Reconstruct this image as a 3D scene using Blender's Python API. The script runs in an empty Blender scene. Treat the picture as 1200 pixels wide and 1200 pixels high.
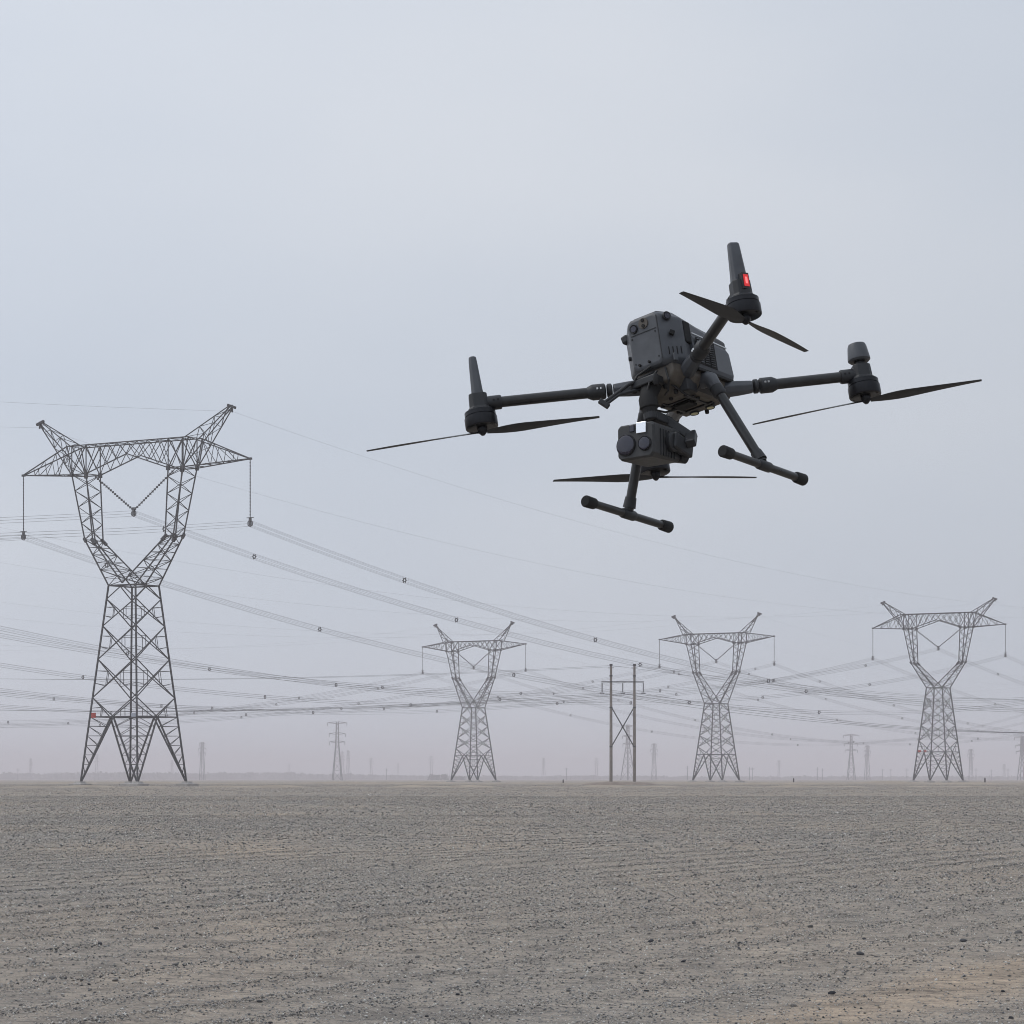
import bpy, math, random
import numpy as np
from mathutils import Vector, Matrix, Euler

R = math.radians
random.seed(7)
rng = np.random.default_rng(11)
scene = bpy.context.scene
COL = scene.collection

# ------------------------------------------------------------------ camera
CAM_H = 0.93
cam_data = bpy.data.cameras.new('camera')
cam_data.sensor_width = 36.0
cam_data.lens = 108.0
cam_data.shift_y = 0.261
cam_data.clip_start = 0.05
cam_data.clip_end = 40000.0
cam = bpy.data.objects.new('camera', cam_data)
cam.location = (0, 0, CAM_H)
cam.rotation_euler = (R(90), 0, 0)
COL.objects.link(cam)
scene.camera = cam

# ------------------------------------------------------------------ sky, sun, exposure
SUN_EL, SUN_AZ = R(50), R(-75)       # azimuth clockwise from +Y
world = bpy.data.worlds.new('World')
scene.world = world
world.use_nodes = True
wn, wl = world.node_tree.nodes, world.node_tree.links
wn.clear()
w_out = wn.new('ShaderNodeOutputWorld')
w_bg = wn.new('ShaderNodeBackground'); w_bg.inputs['Strength'].default_value = 0.1
w_sky = wn.new('ShaderNodeTexSky'); w_sky.sky_type = 'NISHITA'; w_sky.sun_disc = False
w_sky.sun_elevation = SUN_EL; w_sky.sun_rotation = SUN_AZ
w_sky.air_density = 1.0; w_sky.dust_density = 6.0; w_sky.ozone_density = 1.0
w_tc = wn.new('ShaderNodeTexCoord')
w_map = wn.new('ShaderNodeMapping'); w_map.inputs['Scale'].default_value = (1.0, 1.0, 2.2)
w_noise = wn.new('ShaderNodeTexNoise'); w_noise.inputs['Scale'].default_value = 3.2
w_noise.inputs['Detail'].default_value = 3.0; w_noise.inputs['Roughness'].default_value = 0.45
w_ramp = wn.new('ShaderNodeValToRGB')
w_ramp.color_ramp.elements[0].position = 0.30; w_ramp.color_ramp.elements[0].color = (0.555, 0.617, 0.712, 1)
w_ramp.color_ramp.elements[1].position = 0.70; w_ramp.color_ramp.elements[1].color = (0.672, 0.712, 0.775, 1)
w_gain = wn.new('ShaderNodeVectorMath'); w_gain.operation = 'SCALE'; w_gain.inputs['Scale'].default_value = 10.55
w_mix = wn.new('ShaderNodeMixRGB'); w_mix.inputs['Fac'].default_value = 0.92
wl.new(w_tc.outputs['Generated'], w_map.inputs['Vector'])
wl.new(w_map.outputs['Vector'], w_noise.inputs['Vector'])
wl.new(w_noise.outputs['Fac'], w_ramp.inputs['Fac'])
# thin overcast: the cloud is a little brighter on the side of the veiled sun
w_dot = wn.new('ShaderNodeVectorMath'); w_dot.operation = 'DOT_PRODUCT'
w_dot.inputs[1].default_value = (math.sin(SUN_AZ) * math.cos(SUN_EL), math.cos(SUN_AZ) * math.cos(SUN_EL), math.sin(SUN_EL))
w_lift = wn.new('ShaderNodeMath'); w_lift.operation = 'MULTIPLY_ADD'; w_lift.inputs[1].default_value = 0.52; w_lift.inputs[2].default_value = 0.84
w_tone = wn.new('ShaderNodeVectorMath'); w_tone.operation = 'SCALE'
wl.new(w_tc.outputs['Generated'], w_dot.inputs[0])
wl.new(w_dot.outputs['Value'], w_lift.inputs[0])
wl.new(w_ramp.outputs['Color'], w_tone.inputs[0]); wl.new(w_lift.outputs['Value'], w_tone.inputs['Scale'])
wl.new(w_tone.outputs['Vector'], w_gain.inputs[0])
wl.new(w_sky.outputs['Color'], w_mix.inputs['Color1'])
wl.new(w_gain.outputs['Vector'], w_mix.inputs['Color2'])
wl.new(w_mix.outputs['Color'], w_bg.inputs['Color'])
wl.new(w_bg.outputs['Background'], w_out.inputs['Surface'])

sun_data = bpy.data.lights.new('sun', 'SUN')
sun_data.energy = 0.7; sun_data.angle = R(25); sun_data.color = (1.0, 0.96, 0.90)
sun = bpy.data.objects.new('sun', sun_data)
sd = Vector((math.sin(SUN_AZ) * math.cos(SUN_EL), math.cos(SUN_AZ) * math.cos(SUN_EL), math.sin(SUN_EL)))
sun.rotation_euler = sd.to_track_quat('Z', 'Y').to_euler()
sun.location = sd * 100
COL.objects.link(sun)

scene.view_settings.view_transform = 'Standard'
scene.view_settings.look = 'None'
scene.view_settings.exposure = 0.0
scene.view_settings.gamma = 1.0
scene.view_settings.use_curve_mapping = False
scene.render.engine = 'CYCLES'
scene.cycles.use_denoising = True
scene.cycles.max_bounces = 6
scene.cycles.volume_bounces = 1
scene.cycles.sample_clamp_indirect = 4.0
scene.cycles.denoiser = 'OPENIMAGEDENOISE'
scene.cycles.denoising_prefilter = 'ACCURATE'
scene.cycles.filter_width = 1.0

# ------------------------------------------------------------------ helpers
FPX = 2400.0                      # focal length in the photograph's pixels (its picture spans columns and rows 200 to 1000)


def gx(px, d):
    """ground x of a thing seen at column px when it stands d metres away"""
    return (px - 600.0) / FPX * d


class MB:
    def __init__(self):
        self.v, self.f = [], []

    def add(self, vs, fs):
        n = len(self.v)
        self.v.extend([tuple(p) for p in vs])
        self.f.extend([tuple(i + n for i in q) for q in fs])

    def bar(self, a, b, w, h=None, caps=False):
        a, b = Vector(a), Vector(b)
        d = b - a
        if d.length < 1e-6:
            return
        d.normalize()
        up = Vector((0, 0, 1)) if abs(d.z) < 0.95 else Vector((1, 0, 0))
        s = d.cross(up).normalized()
        t = s.cross(d)
        h = w if h is None else h
        s = s * (w / 2); t = t * (h / 2)
        vs = [a - s - t, a + s - t, a + s + t, a - s + t, b - s - t, b + s - t, b + s + t, b - s + t]
        fs = [(0, 1, 5, 4), (1, 2, 6, 5), (2, 3, 7, 6), (3, 0, 4, 7)]
        if caps:
            fs += [(3, 2, 1, 0), (4, 5, 6, 7)]
        self.add(vs, fs)

    def box(self, lo, hi):
        x0, y0, z0 = lo; x1, y1, z1 = hi
        self.add([(x0, y0, z0), (x1, y0, z0), (x1, y1, z0), (x0, y1, z0), (x0, y0, z1), (x1, y0, z1), (x1, y1, z1), (x0, y1, z1)],
                 [(3, 2, 1, 0), (4, 5, 6, 7), (0, 1, 5, 4), (1, 2, 6, 5), (2, 3, 7, 6), (3, 0, 4, 7)])

    def tube(self, pts, rad, n=10, caps=True):
        pts = [Vector(p) for p in pts]
        rad = rad if isinstance(rad, (list, tuple)) else [rad] * len(pts)
        base = len(self.v)
        prev = None
        for i, p in enumerate(pts):
            d = (pts[min(i + 1, len(pts) - 1)] - pts[max(i - 1, 0)])
            d.normalize()
            if prev is None:
                up = Vector((0, 0, 1)) if abs(d.z) < 0.95 else Vector((1, 0, 0))
                s = d.cross(up).normalized()
            else:
                s = (prev - d * prev.dot(d)).normalized()
            prev = s
            t = s.cross(d)
            for k in range(n):
                a = 2 * math.pi * k / n
                self.v.append(tuple(p + (s * math.cos(a) + t * math.sin(a)) * rad[i]))
        for i in range(len(pts) - 1):
            for k in range(n):
                k2 = (k + 1) % n
                self.f.append((base + i * n + k2, base + i * n + k, base + (i + 1) * n + k, base + (i + 1) * n + k2))
        if caps:
            self.f.append(tuple(base + k for k in range(n)))
            m = base + (len(pts) - 1) * n
            self.f.append(tuple(m + k for k in reversed(range(n))))

    def loft(self, rings, caps=True):
        """rings: lists of equal point counts, joined one after the other"""
        base = len(self.v); n = len(rings[0])
        for r in rings:
            self.v.extend([tuple(p) for p in r])
        for i in range(len(rings) - 1):
            for k in range(n):
                k2 = (k + 1) % n
                self.f.append((base + i * n + k, base + i * n + k2, base + (i + 1) * n + k2, base + (i + 1) * n + k))
        if caps:
            self.f.append(tuple(base + k for k in reversed(range(n))))
            m = base + (len(rings) - 1) * n
            self.f.append(tuple(m + k for k in range(n)))

    def mesh(self, name, mat, smooth=False):
        me = bpy.data.meshes.new(name)
        me.from_pydata(self.v, [], self.f)
        me.materials.append(mat)
        if smooth:
            for p in me.polygons:
                p.use_smooth = True
        me.update()
        return me

    def build(self, name, mat, parent=None, smooth=False, bevel=0.0, fix=False):
        me = self.mesh(name, mat, smooth)
        if fix:
            import bmesh
            bm = bmesh.new(); bm.from_mesh(me)
            bmesh.ops.recalc_face_normals(bm, faces=bm.faces)
            bm.to_mesh(me); bm.free()
        o = link(name, me, parent)
        if bevel > 0:
            m = o.modifiers.new('bevel', 'BEVEL'); m.width = bevel; m.segments = 2; m.limit_method = 'ANGLE'; m.angle_limit = R(35)
        if smooth:
            try:
                me.set_sharp_from_angle(angle=R(38))
            except Exception:
                pass
        return o


def link(name, me, parent=None):
    o = bpy.data.objects.new(name, me)
    COL.objects.link(o)
    if parent:
        o.parent = parent
    return o


def empty(name, loc, rz=0.0):
    o = bpy.data.objects.new(name, None)
    o.empty_display_size = 0.2
    COL.objects.link(o)
    o.location = loc; o.rotation_euler = (0, 0, rz)
    return o


def tag(o, label=None, cat=None, group=None, kind=None):
    if label: o['label'] = label
    if cat: o['category'] = cat
    if group: o['group'] = group
    if kind: o['kind'] = kind
    return o


def copy_tree(o, parent=None):
    c = o.copy(); COL.objects.link(c); c.parent = parent
    for ch in list(o.children):
        copy_tree(ch, c)
    return c


def mat(name, col, rough=0.6, metal=0.0, noise=None, bump=None, emit=None, spec=0.5):
    """plain principled; noise=(scale, amount) varies the colour, bump=(scale, strength)"""
    m = bpy.data.materials.new(name); m.use_nodes = True
    nt = m.node_tree; b = nt.nodes['Principled BSDF']
    b.inputs['Base Color'].default_value = (*col, 1)
    b.inputs['Roughness'].default_value = rough
    b.inputs['Metallic'].default_value = metal
    b.inputs['Specular IOR Level'].default_value = spec
    tc = nt.nodes.new('ShaderNodeTexCoord')
    if noise:
        nz = nt.nodes.new('ShaderNodeTexNoise'); nz.inputs['Scale'].default_value = noise[0]; nz.inputs['Detail'].default_value = 4
        nt.links.new(tc.outputs['Object'], nz.inputs['Vector'])
        mr = nt.nodes.new('ShaderNodeMapRange')
        mr.inputs['From Min'].default_value = 0.3; mr.inputs['From Max'].default_value = 0.7
        mr.inputs['To Min'].default_value = 1 - noise[1]; mr.inputs['To Max'].default_value = 1 + noise[1]
        nt.links.new(nz.outputs['Fac'], mr.inputs['Value'])
        vm = nt.nodes.new('ShaderNodeVectorMath'); vm.operation = 'SCALE'; vm.inputs[0].default_value = col
        nt.links.new(mr.outputs['Result'], vm.inputs['Scale'])
        nt.links.new(vm.outputs['Vector'], b.inputs['Base Color'])
        rr = nt.nodes.new('ShaderNodeMapRange')
        rr.inputs['To Min'].default_value = max(0.05, rough - 0.12); rr.inputs['To Max'].default_value = min(1, rough + 0.12)
        nt.links.new(nz.outputs['Fac'], rr.inputs['Value']); nt.links.new(rr.outputs['Result'], b.inputs['Roughness'])
    if bump:
        nb = nt.nodes.new('ShaderNodeTexNoise'); nb.inputs['Scale'].default_value = bump[0]; nb.inputs['Detail'].default_value = 3
        nt.links.new(tc.outputs['Object'], nb.inputs['Vector'])
        bn = nt.nodes.new('ShaderNodeBump'); bn.inputs['Strength'].default_value = bump[1]; bn.inputs['Distance'].default_value = 0.002
        nt.links.new(nb.outputs['Fac'], bn.inputs['Height']); nt.links.new(bn.outputs['Normal'], b.inputs['Normal'])
    if emit:
        b.inputs['Emission Color'].default_value = (*emit[0], 1); b.inputs['Emission Strength'].default_value = emit[1]
    return m


M = {}
M['steel'] = mat('galvanised_steel', (0.055, 0.057, 0.061), 0.6, 0.2, noise=(0.6, 0.25))
M['wire'] = mat('aluminium_wire', (0.20, 0.205, 0.215), 0.6, 0.2)
M['spacer'] = mat('spacer_steel', (0.12, 0.122, 0.128), 0.6, 0.2)
M['insul'] = mat('insulator', (0.10, 0.10, 0.11), 0.5)
M['concrete'] = mat('pole_concrete', (0.23, 0.205, 0.18), 0.9, noise=(1.5, 0.25))
M['pad'] = mat('footing_concrete', (0.40, 0.38, 0.36), 0.9, noise=(2, 0.2))
M['red'] = mat('red_enamel', (0.42, 0.045, 0.03), 0.5)
M['plate'] = mat('pale_plate', (0.40, 0.43, 0.50), 0.5)
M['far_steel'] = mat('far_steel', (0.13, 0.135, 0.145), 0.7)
M['marker'] = mat('marker_concrete', (0.05, 0.045, 0.045), 0.9)

# ------------------------------------------------------------------ ground
U = Vector((math.sin(R(34)), math.cos(R(34)), 0))        # direction of the power lines
A = Vector((math.cos(R(34)), -math.sin(R(34)), 0))       # direction of their crossarms


TU = (math.sin(R(22)), math.cos(R(22)))                  # direction of the wheel and harrow tracks
TA = (math.cos(R(22)), -math.sin(R(22)))


def row_phase(x, y):
    """track rows with a slow wander"""
    s = x * TA[0] + y * TA[1]
    return s * 9.4 + 0.9 * np.sin(0.23 * (x * TU[0] + y * TU[1])) + 1.3 * np.sin(s * 1.3 + 0.5) + 0.8 * np.sin(s * 3.1)


def ground_z(x, y):
    d = np.hypot(x, y)
    fade = np.clip(1.0 - d / 160.0, 0, 1)
    z = 0.006 * np.sin(row_phase(x, y)) * fade * (0.5 + 0.5 * np.sin(x * 0.37 + 2.1 * np.sin(y * 0.17)))
    z = z + 0.012 * np.sin(x * 0.9 + 1.1 * np.sin(y * 0.31)) * np.sin(y * 0.47 + 0.6) * fade
    return z


def make_ground():
    ys = np.concatenate([[-9000, -3000, -800, -200, -60, -20, -6, -2, 0, 1.5, 3], np.arange(4, 30, 0.16), np.arange(30, 70, 0.8),
                         np.geomspace(70, 9000, 80)])
    hx = np.concatenate([np.arange(0, 7.5, 0.16), np.geomspace(7.6, 9000, 90)])
    xs = np.concatenate([-hx[:0:-1], hx])
    X, Y = np.meshgrid(xs, ys)
    Z = ground_z(X, Y)
    v = np.stack([X, Y, Z], -1).reshape(-1, 3)
    ny, nx = X.shape
    idx = np.arange(ny * nx).reshape(ny, nx)
    q = np.stack([idx[:-1, :-1], idx[:-1, 1:], idx[1:, 1:], idx[1:, :-1]], -1).reshape(-1, 4)
    me = bpy.data.meshes.new('ground')
    me.vertices.add(len(v)); me.vertices.foreach_set('co', v.ravel())
    me.loops.add(q.size); me.loops.foreach_set('vertex_index', q.ravel())
    me.polygons.add(len(q)); me.polygons.foreach_set('loop_start', np.arange(0, q.size, 4)); me.polygons.foreach_set('loop_total', np.full(len(q), 4))
    me.polygons.foreach_set('use_smooth', np.ones(len(q), bool))
    me.update(); me.validate()
    m = bpy.data.materials.new('desert_ground'); m.use_nodes = True
    nt = m.node_tree; N = nt.nodes; L = nt.links
    b = N['Principled BSDF']; b.inputs['Roughness'].default_value = 0.95; b.inputs['Specular IOR Level'].default_value = 0.15
    geo = N.new('ShaderNodeNewGeometry')

    def nz(scale, detail, rough=0.5, mapscale=None, rotz=0):
        t = N.new('ShaderNodeTexNoise'); t.inputs['Scale'].default_value = scale; t.inputs['Detail'].default_value = detail; t.inputs['Roughness'].default_value = rough
        if mapscale:
            mp = N.new('ShaderNodeMapping'); mp.vector_type = 'POINT'; mp.inputs['Rotation'].default_value = (0, 0, rotz); mp.inputs['Scale'].default_value = mapscale
            L.new(geo.outputs['Position'], mp.inputs['Vector']); L.new(mp.outputs['Vector'], t.inputs['Vector'])
        else:
            L.new(geo.outputs['Position'], t.inputs['Vector'])
        return t.outputs['Fac']

    def ramp(fac, els):
        r = N.new('ShaderNodeValToRGB'); e = r.color_ramp.elements
        while len(e) < len(els): e.new(0.5)
        for k, (p, c) in enumerate(els):
            e[k].position = p; e[k].color = (*c, 1)
        L.new(fac, r.inputs['Fac']); return r.outputs['Color']

    def mix(a, b_, fac, mode='MIX'):
        x = N.new('ShaderNodeMixRGB'); x.blend_type = mode
        L.new(a, x.inputs['Color1']); L.new(b_, x.inputs['Color2'])
        if isinstance(fac, float): x.inputs['Fac'].default_value = fac
        else: L.new(fac, x.inputs['Fac'])
        return x.outputs['Color']

    # sand against grey gravel in big streaks along the tracks, then patches, then grit
    big = ramp(nz(1.0, 4, 0.55, (0.42, 0.06, 0.3), R(22)), [(0.34, (0.330, 0.304, 0.268)), (0.52, (0.356, 0.319, 0.274)), (0.72, (0.388, 0.332, 0.270))])
    # a streak of bare sand beside the gravel
    smap = N.new('ShaderNodeMapping'); smap.vector_type = 'TEXTURE'
    smap.inputs['Location'].default_value = (2.0, 13.8, 0); smap.inputs['Rotation'].default_value = (0, 0, R(-24)); smap.inputs['Scale'].default_value = (0.62, 8.5, 5.0)
    L.new(geo.outputs['Position'], smap.inputs['Vector'])
    sg = N.new('ShaderNodeTexGradient'); sg.gradient_type = 'SPHERICAL'; L.new(smap.outputs['Vector'], sg.inputs['Vector'])
    sn = N.new('ShaderNodeMath'); sn.operation = 'MULTIPLY'; L.new(sg.outputs['Fac'], sn.inputs[0]); L.new(nz(1.0, 6, 0.7, (4.5, 1.1, 1.0), R(22)), sn.inputs[1])
    sm = N.new('ShaderNodeMapRange'); sm.inputs['From Min'].default_value = 0.10; sm.inputs['From Max'].default_value = 0.34; L.new(sn.outputs['Value'], sm.inputs['Value'])
    sand = N.new('ShaderNodeRGB'); sand.outputs[0].default_value = (0.415, 0.345, 0.272, 1)
    big = mix(big, sand.outputs[0], sm.outputs['Result'])
    patch = ramp(nz(0.045, 4, 0.6), [(0.3, (0.84, 0.86, 0.90)), (0.7, (1.10, 1.05, 1.0))])
    grit = ramp(nz(70.0, 5, 0.75), [(0.33, (0.50, 0.51, 0.54)), (0.47, (0.95, 0.95, 0.95)), (0.60, (1.08, 1.07, 1.05)), (0.72, (1.5, 1.48, 1.42))])
    grit2 = ramp(nz(9.0, 5, 0.8), [(0.36, (0.52, 0.53, 0.56)), (0.47, (0.97, 0.97, 0.97)), (0.56, (1.05, 1.04, 1.03)), (0.68, (1.40, 1.36, 1.30))])
    far = ramp(nz(1.6, 6, 0.85), [(0.38, (0.66, 0.66, 0.67)), (0.5, (1, 1, 1)), (0.64, (1.22, 1.19, 1.16))])
    ruts = ramp(nz(1.0, 5, 0.62, (3.6, 0.14, 1.0), R(22)), [(0.36, (0.88, 0.885, 0.895)), (0.5, (1, 1, 1)), (0.66, (1.06, 1.05, 1.035))])
    c = mix(big, patch, 1.0, 'MULTIPLY'); c = mix(c, ruts, 1.0, 'MULTIPLY'); c = mix(c, grit, 1.0, 'MULTIPLY'); c = mix(c, grit2, 1.0, 'MULTIPLY'); c = mix(c, far, 1.0, 'MULTIPLY')
    L.new(c, b.inputs['Base Color'])
    h1 = nz(55.0, 5, 0.7)
    bn = N.new('ShaderNodeBump'); bn.inputs['Strength'].default_value = 0.7; bn.inputs['Distance'].default_value = 0.012
    L.new(h1, bn.inputs['Height']); L.new(bn.outputs['Normal'], b.inputs['Normal'])
    me.materials.append(m)
    o = link('ground', me)
    tag(o, kind='structure')
    return o


ground = make_ground()


# gravel: real little stones, thinning out with distance
def stone_material(name, island, gain=1.0):
    m = bpy.data.materials.new(name); m.use_nodes = True
    nt = m.node_tree; N = nt.nodes; L = nt.links
    b = N['Principled BSDF']; b.inputs['Roughness'].default_value = 0.85; b.inputs['Specular IOR Level'].default_value = 0.3
    if island:
        g = N.new('ShaderNodeNewGeometry'); src = g.outputs['Random Per Island']
    else:
        g = N.new('ShaderNodeObjectInfo'); src = g.outputs['Random']
    r = N.new('ShaderNodeValToRGB'); e = r.color_ramp.elements
    els = [(0.0, (0.10, 0.103, 0.11)), (0.14, (0.19, 0.19, 0.193)), (0.32, (0.33, 0.32, 0.305)), (0.60, (0.42, 0.39, 0.355)),
           (0.78, (0.48, 0.42, 0.36)), (0.91, (0.55, 0.53, 0.50)), (0.98, (0.68, 0.66, 0.62))]
    if not island:
        els = [(0.0, (0.035, 0.036, 0.042)), (0.22, (0.07, 0.071, 0.078)), (0.45, (0.13, 0.127, 0.125)), (0.7, (0.22, 0.205, 0.19)), (0.9, (0.32, 0.29, 0.26)), (0.99, (0.55, 0.53, 0.50))]
    while len(e) < len(els): e.new(0.5)
    for k, (p, c) in enumerate(els):
        e[k].position = p; e[k].color = (c[0] * gain, c[1] * gain, c[2] * gain, 1)
    L.new(src, r.inputs['Fac'])
    L.new(r.outputs['Color'], b.inputs['Base Color'])
    return m


M['gravel'] = stone_material('gravel_stone', True)
M['gravel_dark'] = stone_material('dark_gravel_stone', True, 0.46)
M['stone'] = stone_material('larger_stone', False)

phi = (1 + 5 ** 0.5) / 2
ICO = np.array([(-1, phi, 0), (1, phi, 0), (-1, -phi, 0), (1, -phi, 0), (0, -1, phi), (0, 1, phi), (0, -1, -phi), (0, 1, -phi), (phi, 0, -1), (phi, 0, 1), (-phi, 0, -1), (-phi, 0, 1)]) / 1.902
ICF = np.array([(0, 11, 5), (0, 5, 1), (0, 1, 7), (0, 7, 10), (0, 10, 11), (1, 5, 9), (5, 11, 4), (11, 10, 2), (10, 7, 6), (7, 1, 8), (3, 9, 4), (3, 4, 2), (3, 2, 6), (3, 6, 8), (3, 8, 9), (4, 9, 5), (2, 4, 11), (6, 2, 10), (8, 6, 7), (9, 8, 1)])
OCT = np.array([(1, 0, 0), (-1, 0, 0), (0, 1, 0), (0, -1, 0), (0, 0, 1), (0, 0, -1)], float)
OCF = np.array([(0, 2, 4), (2, 1, 4), (1, 3, 4), (3, 0, 4), (2, 0, 5), (1, 2, 5), (3, 1, 5), (0, 3, 5)])
# angular chips for the stones only a pixel or two across
TET = np.array([(1.05, 0.1, 0.55), (-0.65, 0.95, 0.5), (-0.6, -0.95, 0.6), (0.1, 0.0, -1.1)])
TEF = np.array([(0, 1, 2), (0, 3, 1), (1, 3, 2), (2, 3, 0)])


def stone_field(d0, d1, per_m2, s0, s1, base, faces):
    half0 = 0.20 * d1 + 1.5
    n = int((d1 - d0) * 2 * half0 * per_m2 * 1.6)
    y = rng.uniform(d0, d1, n); x = rng.uniform(-half0, half0, n)
    keep = np.abs(x) < 0.20 * y + 1.3
    ph = np.sin(row_phase(x, y) + 0.6)
    patch = 0.5 + 0.5 * np.sin(x * 0.55 + 1.7 * np.sin(y * 0.13 + 1)) * np.sin(y * 0.21 + 0.8 * np.sin(x * 0.4))
    wob = 0.5 + 0.5 * np.sin(x * 0.37 + 2.1 * np.sin(y * 0.17)) * np.sin(y * 0.29 + 1.3 * np.sin(x * 0.8))
    dens = 0.36 + 0.42 * np.clip(ph, -0.6, 1) * wob + 0.34 * patch
    ls = (x - 2.0) * TA[0] + (y - 13.8) * TA[1]; lu = (x - 2.0) * TU[0] + (y - 13.8) * TU[1]
    dens = dens * (1 - 0.75 * np.exp(-(ls / 0.35) ** 2 - (lu / 5.0) ** 2))
    keep &= rng.random(n) < np.clip(dens, 0.08, 1)
    x, y, ph, wobk = x[keep], y[keep], ph[keep], 0.35 + 0.65 * wob[keep]
    n = len(x)
    s = s0 * (s1 / s0) ** (rng.random(n) ** 2.6)
    sc = np.stack([s * rng.uniform(0.75, 1.35, n), s * rng.uniform(0.7, 1.1, n), s * rng.uniform(0.45, 0.8, n)], 1) * 0.5
    k = len(base)
    P = base[None] * rng.uniform(0.72, 1.25, (n, k, 1)) * sc[:, None, :]
    if k == 4:
        P[..., 2] *= np.where(rng.random(n) < 0.42, 1.0, -1.0)[:, None]
    a = rng.uniform(0, 2 * math.pi, n); ca, sa = np.cos(a), np.sin(a)
    t = rng.normal(0, 0.3, n)
    z2 = P[..., 2] + P[..., 0] * t[:, None]
    X = P[..., 0] * ca[:, None] - P[..., 1] * sa[:, None] + x[:, None]
    Y = P[..., 0] * sa[:, None] + P[..., 1] * ca[:, None] + y[:, None]
    Z = z2 + (ground_z(x, y) + sc[:, 2] * 0.45)[:, None]
    V = np.stack([X, Y, Z], -1).reshape(-1, 3)
    F = (faces[None] + (np.arange(n) * k)[:, None, None]).reshape(-1, 3)
    dark = rng.random(n) < 0.03 + 0.52 * np.clip(ph, 0, 1) ** 2 * wobk
    return V, F, np.repeat(dark, len(faces)).astype(np.int32)


def make_gravel():
    bands = [(8.5, 14, 2400, 0.0045, 0.017, OCT, OCF), (14, 22, 1150, 0.006, 0.022, TET, TEF), (22, 40, 520, 0.009, 0.030, TET, TEF),
             (40, 80, 110, 0.016, 0.048, TET, TEF), (80, 170, 18, 0.030, 0.080, TET, TEF), (170, 560, 1.1, 0.06, 0.13, TET, TEF)]
    Vs, Fs, Ms, off = [], [], [], 0
    for bnd in bands:
        V, F, mi = stone_field(*bnd)
        Vs.append(V); Fs.append(F + off); Ms.append(mi); off += len(V)
    V = np.concatenate(Vs); F = np.concatenate(Fs)
    me = bpy.data.meshes.new('gravel')
    me.vertices.add(len(V)); me.vertices.foreach_set('co', V.ravel())
    me.loops.add(F.size); me.loops.foreach_set('vertex_index', F.ravel())
    me.polygons.add(len(F)); me.polygons.foreach_set('loop_start', np.arange(0, F.size, 3)); me.polygons.foreach_set('loop_total', np.full(len(F), 3))
    me.update(); me.validate()
    me.materials.append(M['gravel']); me.materials.append(M['gravel_dark'])
    me.polygons.foreach_set('material_index', np.concatenate(Ms))
    o = link('gravel', me)
    tag(o, 'loose grey and brown gravel scattered over the desert ground', 'gravel', kind='stuff')
    pass


make_gravel()


def make_stones():
    """the larger stones, each its own piece of the ground"""
    import bmesh
    variants = []
    for k in range(9):
        bm = bmesh.new(); bmesh.ops.create_icosphere(bm, subdivisions=2, radius=0.5)
        r = random.Random(k)
        dirs = [Vector((r.gauss(0, 1), r.gauss(0, 1), r.gauss(0, 1))).normalized() for _ in range(7)]
        cuts = [r.uniform(0.26, 0.42) for _ in range(7)]
        for v in bm.verts:
            for dd, c in zip(dirs, cuts):
                p = v.co.dot(dd)
                if p > c: v.co -= dd * (p - c)
            v.co.z *= 0.72
        me = bpy.data.meshes.new('stone'); bm.to_mesh(me); bm.free()
        me.materials.append(M['stone']); variants.append(me)
    # stones picked out in the photograph: column, row, size in pixels
    seen = [(708.5, 936.5, 7), (707, 930, 5), (439, 955.5, 6), (231, 909.5, 6), (356.5, 896, 5), (401, 877, 4), (347.5, 910.5, 5), (322, 926, 6),
            (526, 946.5, 6), (223.5, 950.5, 6), (357, 924, 5), (742, 921.5, 6), (833, 924, 6), (623, 957, 7), (632, 911.5, 5), (748, 933, 6),
            (695, 924.5, 9), (850, 976.5, 8), (820, 986, 7), (705, 975, 6), (717, 954.5, 6), (734, 951.5, 6), (872, 947, 8), (403, 983, 6),
            (337, 954, 7), (315, 958, 7), (241, 965, 8), (290, 966.5, 7), (278, 938, 6), (644, 973, 6), (601, 992, 8), (545, 985, 6), (953, 936, 8), (578.5, 943.5, 5),
            (996, 929, 8), (640, 925.5, 4), (875, 934, 5), (917, 897, 5), (291, 852.5, 3), (222, 896, 5)]
    rr = random.Random(5)
    for _ in range(255):
        py = rr.choice([rr.uniform(850, 930), rr.uniform(900, 1010)])
        px = rr.uniform(180, 1020)
        d = CAM_H * FPX / (py - 808.8)
        seen.append((px, py, min(13.0, FPX / d * rr.choice([0.012, 0.015, 0.018, 0.022, 0.027]))))
    for i, (px, py, w) in enumerate(seen):
        d = CAM_H * FPX / (py - 808.8)
        x = gx(px, d); s = w * d / FPX * 0.74
        o = link('stone', variants[i % 9], ground)
        z = float(ground_z(np.array(x), np.array(d)))
        o.location = (x, d, z + s * 0.16)
        o.rotation_euler = (rr.uniform(-.3, .3), rr.uniform(-.3, .3), rr.uniform(0, 6.28))
        o.scale = (s * rr.uniform(1.0, 1.3), s * rr.uniform(0.8, 1.1), s * rr.uniform(0.7, 1.0))


make_stones()


# ------------------------------------------------------------------ pylons
def lerp(a, b, t):
    return tuple(a[i] + (b[i] - a[i]) * t for i in range(3))


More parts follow.
